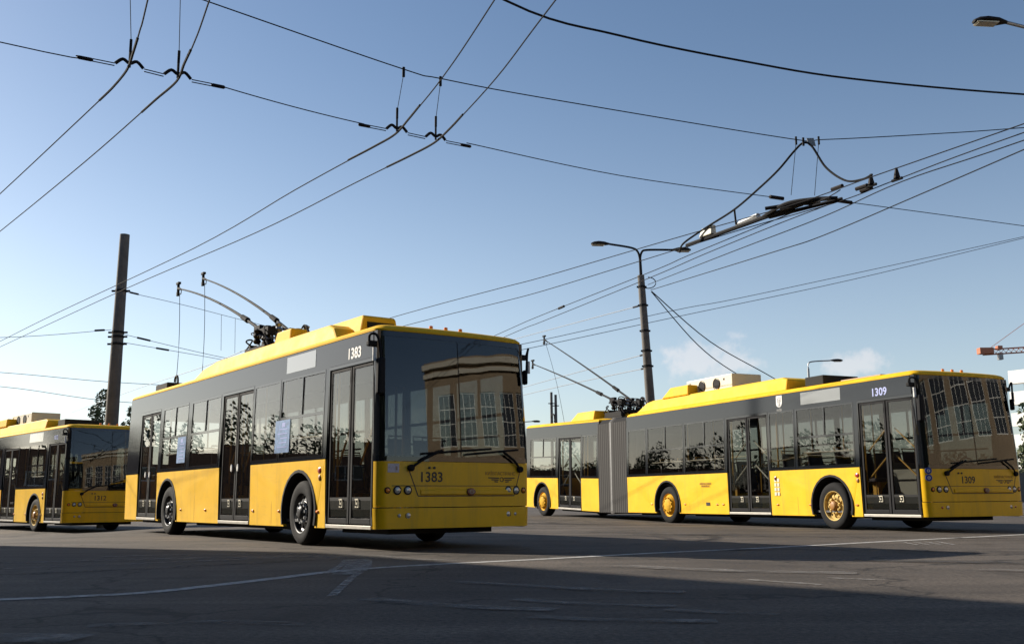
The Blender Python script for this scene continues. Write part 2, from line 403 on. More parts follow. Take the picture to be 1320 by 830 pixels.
def front_map(me, v0, w0, off, name, m, parent):
    for q in me.vertices:
        y, z, d = v0 - HW + q.co.x, w0 + q.co.y, q.co.z
        x, yy = fpt(t_of(y, z), z, off + d); q.co = (x, yy, z)
    me.materials.clear(); me.materials.append(m); me.name = name
    o = bpy.data.objects.new(name, me); C.objects.link(o); o.parent = parent; return o
def side_map(me, u0, w0, off, name, m, parent, s=-1):
    for q in me.vertices:
        z = w0 + q.co.y
        q.co = (-u0 + q.co.x, s * (hw(z) + off + q.co.z), z)
    me.materials.clear(); me.materials.append(m); me.name = name
    o = bpy.data.objects.new(name, me); C.objects.link(o); o.parent = parent; return o
def slab(b, s, u0, u1, z0, z1, o0, o1):
    """a slab on side s (-1 right) from outward offset o0 to o1"""
    P = lambda u, z, o: (-u, s * (hw(z) + o), z)
    b.hexa([P(u0, z0, o0), P(u1, z0, o0), P(u1, z0, o1), P(u0, z0, o1)], [P(u0, z1, o0), P(u1, z1, o0), P(u1, z1, o1), P(u0, z1, o1)])
    return b
def lower_panel(b, s, u0, u1, z0, z1, arches, th=.05):
    pts = [(u0, z1), (u0, z0)]
    for (uc, r) in arches:
        zc = .49; a0 = math.asin((z0 - zc) / r)
        for i in range(15):
            a = math.pi - a0 - (math.pi - 2 * a0) * i / 14
            pts.append((uc + r * math.cos(a), zc + r * math.sin(a)))
    pts += [(u1, z0), (u1, z1)]
    n = len(pts)
    vo = [(-u, s * (hw(z)), z) for u, z in pts]; vi = [(-u, s * (hw(z) - th), z) for u, z in pts]
    b.add(vo + vi, [tuple(range(n)), tuple(range(2 * n - 1, n - 1, -1))] + [(i, (i + 1) % n, n + (i + 1) % n, n + i) for i in range(n)])
    return b
def ring_outline(u0, u1, d, z, front):
    pts = []
    if front:
        for t in TS:
            x, y = fpt(t, min(z, 2.95)); pts.append((x, y))
    else: pts = [(-u0, -hw(2.95)), (-u0, hw(2.95))]
    pts += [(-(u1 - .08), hw(2.95)), (-u1, hw(2.95) - .08), (-u1, -hw(2.95) + .08), (-(u1 - .08), -hw(2.95))]
    cx = -(u0 + u1) / 2; L = (u1 - u0) / 2
    return [Vector((cx + (x - cx) * (L - d) / L, y * (HW - d) / HW, z)) for x, y in pts]
def roof(u0, u1, front, parent):
    b = MB()
    b.loft([ring_outline(u0, u1, d, z, front) for d, z in ((.04, 2.915), (-.010, 2.938), (-.012, 2.965), (.03, 3.006), (.10, 3.034), (.35, 3.06), (.8, 3.08), (1.15, 3.09))])
    return b.build('roof', M['yellow_roof'], parent, smooth=True)

def wheel(parent, u, s, kind, steer=0):
    g = empty('wheel', (-u, s * (HW - .05), .48)); g.parent = parent; g.rotation_euler = (0, 0, steer)
    sd = s
    T = lambda pr: [(r, -h * (-sd)) for r, h in pr]      # h measured outward
    b = MB(); b.lathe(T([(.30, .0), (.36, .015), (.43, .012), (.465, -.015), (.48, -.05), (.48, -.22), (.46, -.26), (.40, -.28), (.30, -.28)]), (0, 0, 0), n=40)
    b.build('tyre', M['rubber'], g, smooth=True)
    mr = {'dark': M['rim_dark'], 'pale': M['rim_pale'], 'yellow': M['rim_yellow']}[kind]
    b = MB()
    if kind == 'yellow':
        b.lathe(T([(.305, .004), (.295, -.02), (.26, -.03), (.24, .0), (.20, .035), (.17, .035), (.15, .05), (.10, .065), (.05, .07), (.001, .07)]), (0, 0, 0), n=32)
    else:
        b.lathe(T([(.305, .006), (.29, .0), (.275, -.06), (.24, -.085), (.19, -.06), (.155, -.04), (.13, -.035), (.001, -.035)]), (0, 0, 0), n=32)
    b.build('rim', mr, g, smooth=True)
    if kind != 'yellow':
        b = MB(); b.lathe(T([(.10, -.06), (.10, .01), (.075, .035), (.06, .04), (.001, .04)]), (0, 0, 0), n=20)
        b.build('hub', mr if kind == 'dark' else M['ink_brown'], g, smooth=True)
        b = MB(); N = 100; rad = [.18, .193, .205, .219, .232, .244]; dep = [-.050, -.052, -.055, -.058, -.062, -.068]
        hole = lambda r, a: ((r - .212) / .027) ** 2 + ((((a * 10 / (2 * math.pi)) % 1) - .5) * 2 * math.pi / 10 * .212 / .03) ** 2 < 1
        b.loft([[Vector((r * math.cos(2 * math.pi * k / N), sd * (d - (.03 if hole(r, 2 * math.pi * k / N) else -.004)), r * math.sin(2 * math.pi * k / N))) for k in range(N)] for r, d in zip(rad, dep)], cap=False)
        hh = b.build('hand_holes', mr, g); hh.data.materials.append(M['under'])
        for p in hh.data.polygons:
            c_ = p.center; r = math.hypot(c_.x, c_.z); a = math.atan2(c_.z, c_.x) % (2 * math.pi)
            if hole(r, a): p.material_index = 1  # hole faces get a dark colour standing in for the shade inside
    b = MB(); N = 120; rr = .15 if kind != 'yellow' else .185; hz = -.025 if kind != 'yellow' else .036
    nut = lambda k: ((k / N * 10) % 1) < .42
    b.loft([[Vector((r * math.cos(2 * math.pi * k / N), sd * (hz + (e if nut(k) else 0)), r * math.sin(2 * math.pi * k / N))) for k in range(N)] for r, e in ((rr - .022, -.012), (rr - .012, .03), (rr + .012, .03), (rr + .022, -.012))], cap=False)
    b.build('wheel_nuts', M['steel'] if kind == 'dark' else mr, g)
    return g

def wheel_arch(parent, u, s):
    b = MB(); zc, r = .49, .60
    pr = []
    for i in range(17):
        a = R(-18) + (math.pi + R(36)) * i / 16
        pr.append([Vector((-(u + rr * math.cos(a)), s * (HW + oo), zc + rr * math.sin(a))) for rr, oo in ((r - .012, .012), (r + .03, .008), (r + .03, -.045), (r - .012, -.62))])
    b.loft(pr); return b.build('wheel_arch', M['under'], parent, smooth=True)

def door(parent, u0, u1, label=None, rails='diagonal', kit=0):
    """two-leaf door on the right side; the leaves are the parts"""
    z0, z1 = .34, 2.52; um = (u0 + u1) / 2
    for (a, b_) in ((u0 + .03, um - .012), (um + .012, u1 - .03)):
        f = MB(); fw = .055
        slab(f, -1, a, a + fw, z0, z1, -.012, -.05); slab(f, -1, b_ - fw, b_, z0, z1, -.012, -.05)
        slab(f, -1, a + fw, b_ - fw, z1 - .05, z1, -.012, -.05); slab(f, -1, a + fw, b_ - fw, z0, z0 + .075, -.012, -.05)
        d = f.build('door', M['dark'], parent, bevel=.006)
        p = MB(); slab(p, -1, a + fw, b_ - fw, z0 + .075, z1 - .05, -.022, -.028); p.build('pane', M['dglass'], d)
        kick = MB(); slab(kick, -1, a + fw, b_ - fw, z0 + .09, .70, -.034, -.044); kick.build('kick_panel', M['under'], d)
        k = MB(); uc = (a + b_) / 2 + (.1 if a == u0 + .03 else -.1)
        for q in ((-.05, .56, -.04, .68), (.02, .56, .05, .58), (-.05, .66, .05, .68), (-.05, .56, .0, .575), (.02, .60, .03, .68), (-.01, .60, .01, .63)):
            slab(k, -1, uc + q[0], uc + q[2], q[1], q[3], -.016, -.021)
        k.build('step_sticker', M['cream'], d)
        rl = MB(); y = -HW + .13
        if rails == 'diagonal':
            sgn = 1 if a == u0 + .03 else -1
            for zz in (1.55, 1.02):
                A, B = (a + .1, b_ - .1) if sgn < 0 else (b_ - .1, a + .1)
                rl.tube([(-A, y, zz + .42), (-B, y, zz)], .017, 8)
        else:
            rl.tube([(-(a + .12), y, 1.75), (-(b_ - .12), y, 1.15)], .016, 8); rl.tube([(-(a + .14), y, .75), (-(a + .14), y, 2.2)], .016, 8)
        rl.build('grab_rail', M['rail'] if rails != 'diagonal' or u0 < 1 else M['rail_pale'], d, smooth=True)
        if kit:
            h = MB(); h.lathe([(.001, -.014), (.03, -.012), (.034, 0), (.03, .01)], (-(um + (.13 if a != u0 + .03 else -.16)), -hw(1.2) + .004, 1.22), n=14)
            for q in range(len(h.v)): h.v[q] = (h.v[q][0], h.v[q][1], 1.22 + (h.v[q][2] - 1.22) * 2)
            h.build('door_sticker', M['white'], d)
    b = MB(); slab(b, -1, u0, u1, z1 + .004, z1 + .05, .004, -.06); slab(b, -1, u0, u0 + .025, .32, z1 + .004, .004, -.06); slab(b, -1, u1 - .025, u1, .32, z1 + .004, .004, -.06)
    b.build('door_frame', M['black'], parent)
    b = MB(); slab(b, -1, u0 + .02, u1 - .02, .275, .325, .012, -.30); b.build('door_step', M['alu'], parent, bevel=.006)

def window(parent, s, u0, u1, split=True, fixed=False):
    """sliding upper panes over a fixed lower pane, in a black frame"""
    z0, zm, z1 = 1.285, 1.93, 2.56; fw = .035
    f = MB()
    slab(f, s, u0, u0 + fw, z0, z1, .004, -.035); slab(f, s, u1 - fw, u1, z0, z1, .004, -.035)
    slab(f, s, u0 + fw, u1 - fw, z1 - fw, z1, .004, -.035); slab(f, s, u0 + fw, u1 - fw, z0, z0 + fw, .004, -.035)
    if not fixed: slab(f, s, u0 + fw, u1 - fw, zm - .022, zm + .022, .003, -.035)
    if split and not fixed: slab(f, s, (u0 + u1) / 2 - .018, (u0 + u1) / 2 + .018, zm + .022, z1 - fw, .002, -.035)
    w_ = f.build('window', M['black'], parent)
    if fixed:
        p = MB(); slab(p, s, u0 + fw, u1 - fw, z0 + fw, z1 - fw, -.003, -.009); p.build('pane', M['glass'], w_)
    else:
        p = MB(); slab(p, s, u0 + fw, u1 - fw, z0 + fw, zm - .022, -.003, -.009); p.build('pane', M['glass'], w_)
        um = (u0 + u1) / 2
        for a, b_, o in ((u0 + fw, um - .018, -.012), (um + .018, u1 - fw, -.006)):
            p = MB(); slab(p, s, a, b_, zm + .022, z1 - fw, o, o - .006); p.build('pane', M['glass'], w_)
    return w_

def seat(parent, u, y, z=.42, pal=0):
    b = MB()
    x = -u
    b.box((x - .22, y - .21, z + .36), (x + .22, y + .21, z + .44))
    b.hexa([(x - .26, y - .21, z + .42), (x - .20, y - .21, z + .42), (x - .20, y + .21, z + .42), (x - .26, y + .21, z + .42)],
           [(x - .36, y - .19, z + 1.0), (x - .31, y - .19, z + 1.0), (x - .31, y + .19, z + 1.0), (x - .36, y + .19, z + 1.0)])
    o = b.build('seat', M['seat'], parent, bevel=.03)
    g = MB(); g.box((x - .1, y - .04, z - .02), (x + .06, y + .04, z + .36)); g.tube([(x - .33, y - .18, z + .98), (x - .35, y - .18, z + 1.06), (x - .35, y + .18, z + 1.06), (x - .33, y + .18, z + .98)], .014, 6)
    g.build('seat_frame', M['rail'], o)

def headlamp(parent, v, z, r, m_lens, name='headlight'):
    x, y = fpt(t_of(v - HW, z), z)
    b = MB(); b.lathe([(r + .010, -.03), (r + .010, .006), (r, .010), (r - .004, .004)], (x, y, z), 'X', n=22)
    h = b.build(name, M['dark'], parent, smooth=True)
    b = MB(); b.lathe([(r - .003, .002), (r * .8, .012), (r * .4, .018), (.001, .02)], (x, y, z), 'X', n=22); b.build('lens', m_lens, h, smooth=True)
    if r > .05:
        b = MB(); b.lathe([(r * .45, .018), (r * .4, .026), (.001, .027)], (x, y, z), 'X', n=14); b.build('bulb_cover', M['dark'], h, smooth=True)

def mirror(parent, s, style):
    """bus mirror folded against the corner: bracket, bent arm and a slim hanging head"""
    x0 = -.16; y0 = s * (HW - .03)
    b = MB()
    b.box((x0 - .06, y0 - s * .02, 2.71), (x0 + .03, y0 + s * .12, 2.79))
    br = b.build('mirror', M['dark'], parent, bevel=.02)
    b = MB(); b.tube(smooth_pts([(x0, y0 + s * .10, 2.76), (x0 + .04, y0 + s * .11, 2.86), (x0 + .11, y0 + s * .06, 2.86), (x0 + .14, y0 + s * .02, 2.76), (x0 + .15, y0 + s * .0, 2.54)]), .018, 8)
    b.build('mirror_arm', M['dark'], br, smooth=True)
    b = MB(); y = y0 + s * (0 if s < 0 else -.03); zl = 2.05 if s < 0 else 2.32; k = .055 if s < 0 else .022
    b.hexa([(x0 + .10, y - k, zl), (x0 + .20, y - k, zl), (x0 + .20, y + k, zl), (x0 + .10, y + k, zl)],
           [(x0 + .10, y - k, 2.54), (x0 + .20, y - k, 2.54), (x0 + .20, y + k, 2.54), (x0 + .10, y + k, 2.54)])
    b.build('mirror_head', M['dark'], br, bevel=.025, smooth=True)
    b = MB(); b.tube([(x0 + .10, y0 + s * .07, 2.50), (x0 + .10, y0 + s * .07, 2.68)], .026, 10)
    b.build('camera_tube', M['white'], br, smooth=True)

def wiper(parent, v_piv, v_tip, v_b0, v_b1):
    P = lambda v, z, o: Vector((*fpt(t_of(v - HW, z), z, o), z))
    b = MB(); b.tube([P(v_piv, 1.08, .03), P(v_piv + (v_tip - v_piv) * .4, 1.2, .05), P(v_tip, 1.32, .045)], .018, 6); b.lathe([(.045, -.02), (.045, .05), (.03, .06), (.001, .06)], P(v_piv, 1.08, 0), 'X', n=12)
    w_ = b.build('wiper', M['rubber'], parent)
    b = MB(); b.tube([P(v_b0 + (v_b1 - v_b0) * i / 8, 1.27 + .09 * i / 8, .022) for i in range(9)], .016, 5); b.build('wiper_blade', M['rubber'], w_)

def marker(parent, u, z, m, rx=.045, rz=.03, s=-1):
    b = MB(); b.lathe([(1, -.01), (1, .006), (.7, .014), (.001, .016)], (0, 0, 0), n=14)
    b.v = [(-u + x * rx, s * (hw(z) + y_ * 1.0) if True else 0, z + q * rz) for x, y_, q in b.v]
    return b.build('marker_light', m, parent, smooth=True)

def fairing(parent, pts_side, v0, v1, name='roof_fairing', m=None, inset=.08, base=3.03, bev=.03):
    """side profile (u, w) from rear to front, closed at the roof; top edge set in by inset"""
    b = MB(); n = len(pts_side)
    lo = min(z for u, z in pts_side); hi = max(z for u, z in pts_side)
    f = lambda z: inset * (z - lo) / max(.01, hi - lo)
    L = [Vector((-u, v0 - HW + f(z), z)) for u, z in pts_side]; Rr = [Vector((-u, v1 - HW - f(z), z)) for u, z in pts_side]
    b.loft([L, Rr]); return b.build(name, m or M['yellow_roof'], parent, bevel=bev)

def pole_gear(parent, ub, tips, heads_up=True, ends=None, base_z=3.1):
    """sprung base, two trolley poles with collector heads and ropes"""
    b = MB(); X = -ub
    b.box((X - .55, -.55, base_z), (X + .55, .55, base_z + .06))
    for y in (-.5, .5): b.box((X - .5, y - .04, base_z + .06), (X + .5, y + .04, base_z + .2))
    for x in (-.35, .3): b.box((X + x - .05, -.5, base_z + .2), (X + x + .05, .5, base_z + .28))
    base = b.build('pole_base', M['dark'], parent, bevel=.01)
    b = MB(); rnd = random.Random(5)
    for i in range(16):
        x, y = X + rnd.uniform(-.7, .6), rnd.uniform(-.5, .5)
        h = rnd.uniform(.15, .52)
        b.tube(smooth_pts([(x, y, base_z + .2), (x + .12, y + rnd.uniform(-.1, .1), base_z + .2 + h), (x + .35, y + rnd.uniform(-.2, .2), base_z + .12 + h), (x + .5, y + rnd.uniform(-.2, .2), base_z + .15)], 5), .016, 5)
    b.build('base_cable', M['rubber'], base, smooth=True)
    for i, y in enumerate((-.45, -.15, .12, .42)):
        b = MB(); x = X - .1 + .3 * (i % 2); b.lathe([(.05, 0), (.08, .05), (.05, .1), (.08, .15), (.05, .2), (.07, .26), (.001, .3)], (x, y, base_z + .28 + .12 * (i % 2)), 'Z', n=10); b.build('base_insulator', M['steel'] if i % 2 else M['porcelain'], base, smooth=True)
    for j, (y, tip, rope_end) in enumerate(tips):
        b = MB()
        b.lathe([(.16, 0), (.16, .12), (.09, .16), (.09, .5), (.06, .52), (.001, .52)], (X + .1, y, base_z + .1), 'Z', n=14)
        b.box((X - .35, y - .08, base_z + .42), (X + .3, y + .08, base_z + .58)); b.box((X - .5, y - .05, base_z + .5), (X - .2, y + .05, base_z + .68))
        b.build('pole_mount', M['dark'], base, bevel=.01)
        sp = MB()
        for dy in (-.13, .13):
            sp.tube([(X + .38 - .03 * k, y + dy + .03 * math.cos(k * 1.7), base_z + .32 + .03 * math.sin(k * 1.7) + .008 * k) for k in range(26)], .012, 5)
        sp.build('spring', M['steel'], base, smooth=True)
        S = Vector((X - .1, y, base_z + .52)); T = Vector(tip); L = []
        for i in range(13):
            t = i / 12; L.append(S.lerp(T, t) + Vector((0, 0, .55 * t * (1 - t) * (1 if heads_up else .3))))
        pb = MB(); pb.tube(L, [.036 - .020 * i / 12 for i in range(13)], 8)
        pole = pb.build('trolley_pole', M['dark'], parent, smooth=True)
        d = (L[3] - L[2]).normalized(); cl = MB(); cl.tube([L[2] - d * .05, L[2] + d * .28], [.06, .05], 10); cl.build('pole_clamp', M['rubber'], pole, smooth=True)
        d = (L[-1] - L[-2]).normalized(); hd = MB()
        hd.tube([T - d * .22, T], [.024, .04], 8); hd.tube([T + Vector((0, 0, -.10)), T + Vector((0, 0, .12))], .034, 8)
        hd.box(T + Vector((-.09, -.035, .10)), T + Vector((.09, .035, .155))); hd.box(T + Vector((-.05, -.03, -.18)), T + Vector((.03, .03, -.08)))
        hd.build('collector_head', M['dark'], pole, bevel=.008)
        if rope_end:
            E_ = Vector(rope_end); rp = MB(); A = T + Vector((.12, 0, -.14))
            rp.tube([A.lerp(E_, i / 8) + Vector((.12 * math.sin(math.pi * i / 8), 0, 0)) for i in range(9)], .007, 5)
            rp.tube(smooth_pts([T - d * .25, T - d * .2 + Vector((.02, 0, -.12)), A], 5), .01, 5)
            rp.build('rope', M['wire'], parent, smooth=True)

def roof_hook(parent, u, v, z=3.1):
    b = MB(); b.tube(smooth_pts([(-u, v - HW, z), (-u, v - HW, z + .2), (-u - .08, v - HW, z + .29), (-u - .2, v - HW, z + .25), (-u - .22, v - HW, z + .16)], 5), .022, 8)
    b.build('roof_hook', M['dark'], parent, smooth=True)

def shell_section(root, u0, u1, front, right, left, doors, wheels, belt_panels, wheel_kinds, side_windows_left, fixed_right, steer):
    # lower yellow panels
    b = MB()
    for a, b_ in belt_panels: lower_panel(b, -1, a, b_, .27, 1.245, [(uc, .60) for uc in wheels if a < uc < b_])
    lower_panel(b, 1, u0 + (.10 if front else 0), u1, .27, 1.245, [(uc, .60) for uc in wheels])
    b.box((-u1 + .0, -HW + .02, .27), (-u1 + .05, HW - .02, 1.245))
    b.build('body', M['yellow'], root)
    # glazing band
    g = MB()
    for s, wins in ((-1, right + fixed_right + doors), (1, left)):
        slab(g, s, u0 + (.12 if front else 0), u1, 2.575, 2.935, 0, -.05)
        edges = sorted(wins); cur = u0 + (.12 if front else 0)
        for a, c_ in edges:
            if a - cur > .012: slab(g, s, cur, a - .003, 1.25, 2.575, 0, -.05)
            cur = c_ + .003
        if u1 - cur > .012: slab(g, s, cur, u1, 1.25, 2.575, 0, -.05)
        for a, c_ in edges:
            if (a, c_) not in doors: slab(g, s, a, c_, 1.25, 1.284, 0, -.05); slab(g, s, a, c_, 2.562, 2.575, 0, -.05)
    g.box((-u1, -HW + .06, 1.25), (-u1 + .05, HW - .06, 1.5)); g.box((-u1, -HW + .06, 2.5), (-u1 + .05, HW - .06, 2.91))
    g.box((-u1, -HW + .06, 1.5), (-u1 + .05, -HW + .3, 2.5)); g.box((-u1, HW - .3, 1.5), (-u1 + .05, HW - .06, 2.5))
    g.build('window_band', M['band'], root)
    roof(u0, u1, front, root)
    for a, c_ in right: window(root, -1, a, c_)
    for a, c_ in fixed_right: window(root, -1, a, c_, fixed=True)
    for a, c_ in left: window(root, 1, a, c_)
    for uc, k in zip(wheels, wheel_kinds):
        for s in (-1, 1): wheel_arch(root, uc, s); wheel(root, uc, s, k, steer if (front and uc == wheels[0]) else 0)
    # inside
    b = MB(); b.box((-u1 + .06, -HW + .07, .345), (-u0 - .13 if front else -u0, HW - .07, .385)); b.build('floor', M['floor'], root)
    b = MB(); b.box((-u1 + .06, -HW + .08, 2.84), (-u0 - .5 if front else -u0, HW - .08, 2.88)); b.build('ceiling', M['inner'], root)
    b = MB()
    segs = [(u0 + .4 if front else u0, wheels[0] - .7)] + [(wheels[i] + .7, wheels[i + 1] - .7) for i in range(len(wheels) - 1)] + [(wheels[-1] + .7, u1 - .1)]
    for a, c_ in segs:
        if c_ - a > .3: b.box((-c_, -.85, .20), (-a, .85, .34))
    for uc in wheels: b.tube([(-uc, -.95, .48), (-uc, .95, .48)], .09, 10); b.box((-uc - .25, -.3, .27), (-uc + .25, .3, .62))
    b.build('underbody', M['under'], root)
    b = MB()
    for a, c_ in right: b.tube([(-(a + .08), -HW + .1, 1.60), (-(c_ - .08), -HW + .1, 1.60)], .018, 6)
    for a, c_ in left: b.tube([(-(a + .08), HW - .1, 1.60), (-(c_ - .08), HW - .1, 1.60)], .018, 6)
    if b.v: b.build('window_rail', M['rail_pale'], root)
    for (a, c_) in doors:
        for u_ in (a - .06, c_ + .06):
            if u_ < u0 + .5: continue
            b = MB(); b.tube([(-u_, -HW + .22, .385), (-u_, -HW + .22, 2.84)], .018, 8); b.build('handrail', M['rail'], root, smooth=True)
    for u_ in [x * 1.0 for x in range(int(u0) + 3, int(u1), 2)]:
        for y in (-.42, .42):
            b = MB(); b.tube([(-u_, y, .385), (-u_, y, 2.84)], .017, 8); b.build('handrail', M['rail'], root, smooth=True)
    rows = [x for x in [u0 + 2.2 + .85 * i for i in range(int((u1 - u0 - 2.6) / .85))]]
    for u_ in rows:
        for y in (.95, .5):
            seat(root, u_, y, .62 if min(abs(u_ - q) for q in wheels) < .8 else .42)
        if not any(a - .45 < u_ < c_ + .25 for a, c_ in doors): seat(root, u_, -.92, .62)

def bus(name, corner, theta, z, label, num, doors1, panels, right, fixed, wheels, kinds, u_end, style, steer=0, tilt=0):
    lx, ly = math.cos(theta), math.sin(theta)
    root = empty(name, (corner[0] + HW * lx, corner[1] + HW * ly, z), theta - math.pi / 2)
    root['label'] = label; root['category'] = 'trolleybus'; root['group'] = 'yellow trolleybuses standing in the yard'
    left = []; u = .55
    while u + 1.45 < u_end: left.append((round(u, 3), round(u + 1.42, 3))); u += 1.5
    shell_section(root, 0, u_end, True, right, left, doors1, wheels, panels, kinds, None, fixed, steer)
    # ---- front
    b = MB(); front_sheet(b, TS, [.565, .62, .85, 1.0, 1.12, 1.165], 0, .05)
    fp = b.build('front_panel', M['yellow'], root, smooth=True)
    b = MB(); front_sheet(b, TS, [.285, .32, .42, .553], .012, .05); b.build('bumper', M['yellow'], root, smooth=True)
    seam = MB()
    def strip(pts, wd=.007):
        for (va, za), (vb, zb) in zip(pts, pts[1:]):
            n = 10
            for i in range(n):
                p, q = (va + (vb - va) * i / n, za + (zb - za) * i / n), (va + (vb - va) * (i + 1) / n, za + (zb - za) * (i + 1) / n)
                F = lambda v, zz, o: Vector((*fpt(t_of(v - HW, zz), zz, o), zz))
                dx, dz = q[0] - p[0], q[1] - p[1]; l = math.hypot(dx, dz); ox, oz = -dz / l * wd, dx / l * wd
                seam.hexa([F(p[0] - ox, p[1] - oz, .002), F(q[0] - ox, q[1] - oz, .002), F(q[0] + ox, q[1] + oz, .002), F(p[0] + ox, p[1] + oz, .002)],
                          [F(p[0] - ox, p[1] - oz, -.02), F(q[0] - ox, q[1] - oz, -.02), F(q[0] + ox, q[1] + oz, -.02), F(p[0] + ox, p[1] + oz, -.02)])
    strip([(.44, 1.06), (.58, .71), (2.18, .71), (2.30, 1.06)]); strip([(.2, .845), (.52, .845)], .005); strip([(.53, .845), (2.26, .845)], .004)
    seam.build('panel_seam', M['ink'], fp)
    b = MB(); F = lambda v, zz, o: Vector((*fpt(t_of(v - HW, zz), zz, o), zz))
    rings = []
    for i in range(15):
        v = .62 + (2.15 - .62) * i / 14; rings.append([F(v, .80, .001), F(v, .785, .016), F(v, .735, .016), F(v, .72, .001)])
    b.loft(rings); b.build('bumper_moulding', M['yellow'], root, smooth=True)
    b = MB(); front_sheet(b, TS, [1.17, 1.2, 1.235], .004, .06); front_sheet(b, TS, [2.86, 2.932], .004, .06)
    for sg in (-1, 1):
        ts = [sg * x for x in ((.84, .88, .92, .96, 1))] ; ts = ts if sg > 0 else ts[::-1]
        front_sheet(b, ts, [1.235, 1.6, 2.0, 2.4, 2.86], .004, .06)
    fr = b.build('windshield_frame', M['black'], root, smooth=True)
    b = MB(); tg = [t for t in TS if abs(t) <= .84]
    zz = [1.2355 + (2.8595 - 1.2355) * i / 10 for i in range(11)]
    for a0, a1 in ((-.84, -.004), (.004, .84)):
        ts = sorted(set([a0, a1] + [t for t in tg if a0 < t < a1])); front_sheet(b, ts, zz, 0, .008)
    b.build('windshield', M['wglass'], root, smooth=True)
    b = MB(); front_sheet(b, [-.004, .004], zz, .001, .02); b.build('windshield_joint', M['rubber'], root)
    # destination box, shade, dash, cab
    b = MB(); front_sheet(b, [t for t in TS if abs(t) <= .8], [2.50, 2.84], -.06, .25); b.build('destination_box', M['under'], root)
    b = MB(); front_sheet(b, [-.8, -.7, -.6, -.5, -.42], [2.18, 2.5], -.07, .02); b.build('sun_blind', M['under'], root)
    b = MB(); b.hexa([(-.75, -.35, .40), (-.14, -.6, .40), (-.14, 1.1, .40), (-.75, 1.15, .40)], [(-.62, -.35, 1.2), (-.12, -.75, 1.2), (-.12, .95, 1.2), (-.62, 1.15, 1.2)])
    b.build('dashboard', M['dark'], root, bevel=.04)
    b = MB(); ring = [(-.78 + .16 * math.cos(a) * .5, .62 + .23 * math.sin(a), 1.22 + .19 * math.cos(a)) for a in [2 * math.pi * i / 20 for i in range(21)]]
    b.tube(ring, .018, 6); b.tube([(-.78, .62, 1.22), (-.62, .62, 1.0)], .03, 6); b.build('steering_wheel', M['rubber'], root, smooth=True)
    seat(root, 1.35, .62, .55)
    b = MB(); b.box((-1.82, -.3, .4), (-1.78, 1.15, 1.35)); b.box((-1.82, -.3, 1.35), (-1.78, -.22, 2.8)); b.box((-1.82, .6, 1.35), (-1.78, .68, 2.8)); b.box((-1.80, -.34, .4), (-.8, -.30, 1.2))
    b.build('cab_partition', M['inner'], root)
    b = MB(); b.tube([(-.55, -.55, .385), (-.55, -.55, 2.84)], .02, 8); b.tube([(-1.0, -.42, .385), (-1.0, -.42, 2.84)], .02, 8)
    b.build('handrail', M['rail'], root, smooth=True)
    # lamps
    for v in (.28, .43, 2.07, 2.22): headlamp(root, v, .785, .050, M['lens'])
    for v in (.14, 2.36): headlamp(root, v, .785, .034, M['amber'], 'turn_signal')
    for v in (.44, 2.06): headlamp(root, v, .455, .045, M['lens'], 'fog_light')
    for v in (.31, 2.19): headlamp(root, v, .455, .03, M['red'] if style == 'B' else M['lens'], 'fog_light')
    # badge
    x, y = fpt(t_of(.15, .77), .77); b = MB(); b.lathe([(1, -.01), (1, .012), (.85, .022), (.001, .024)], (0, 0, 0), 'X', n=22)
    b.v = [(x + p + .016, y + q * .072, .765 + r * .05) for p, q, r in b.v]; bd = b.build('badge', M['maroon'], root, smooth=True)
    b = MB(); b.lathe([(.55, .02), (.55, .030), (.42, .030), (.42, .02)], (0, 0, 0), 'X', n=20); b.v = [(x + p + .016, y + q * .072, .765 + r * .05) for p, q, r in b.v]
    b.box((x + .036, y - .03, .762), (x + .046, y + .03, .768)); b.build('badge_emblem', M['grey'], bd)
    b = MB()
    for v in (.745, .82):
        xx, yy = fpt(t_of(v - HW, 1.085), 1.085); b.lathe([(.018, -.01), (.018, .014), (.001, .016)], (xx, yy, 1.085), 'X', n=10)
    b.build('washer_nozzle', M['ink'], root)
    front_map(text_mesh(num, .135 if style == 'A' else .13, bold=.003), .775 if style == 'A' else .97, .955, .001, 'fleet_number', M['ink'], root)
    # winged company badge and lettering
    front_map(text_mesh('КИЇВПАСТРАНС', .05), 1.93, 1.015, .001, 'company_lettering', M['ink_brown'], root)
    em = MB()
    for sg in (-1, 1):
        for i in range(3):
            a0, a1 = .045 + .012 * i, .24 - .055 * i; zc = .955 - .026 * i
            em.hexa([F(1.95 + sg * a0, zc - .009, .003), F(1.95 + sg * a1, zc - .004, .003), F(1.95 + sg * a1, zc + .011, .003), F(1.95 + sg * a0, zc + .007, .003)],
                    [F(1.95 + sg * a0, zc - .009, -.01), F(1.95 + sg * a1, zc - .004, -.01), F(1.95 + sg * a1, zc + .011, -.01), F(1.95 + sg * a0, zc + .007, -.01)])
    xx, yy = fpt(t_of(1.95 - HW, .935), .935); em.lathe([(.034, -.01), (.034, .005), (.024, .005), (.024, -.01)], (xx, yy, .935), 'X', n=16)
    em.build('company_emblem', M['ink'], root)
    wiper(root, .46, .92, .62, 1.75); wiper(root, 2.28, 1.95, 1.30, 2.25)
    for s in (-1, 1): mirror(root, s, style == 'A')
    # side lamps and marks
    marker(root, 1.76, 1.09, M['red'], .055, .045); marker(root, 1.75, .985, M['ink_brown'], .035, .045)
    for u_ in (1.82, 3.22, 4.3, 6.6, 8.0):
        if not any(a < u_ < b_ for a, b_ in doors1) and u_ < u_end: marker(root, u_, .50, M['amber'], .045, .022)
    b = MB()
    for (a, c_) in panels:
        if c_ - a > 1.5:
            for q in (a + .35 * (c_ - a), a + .68 * (c_ - a)):
                if min(abs(q - wq) for wq in wheels) > .66: slab(b, -1, q, q + .006, .29, 1.235, .001, -.01)
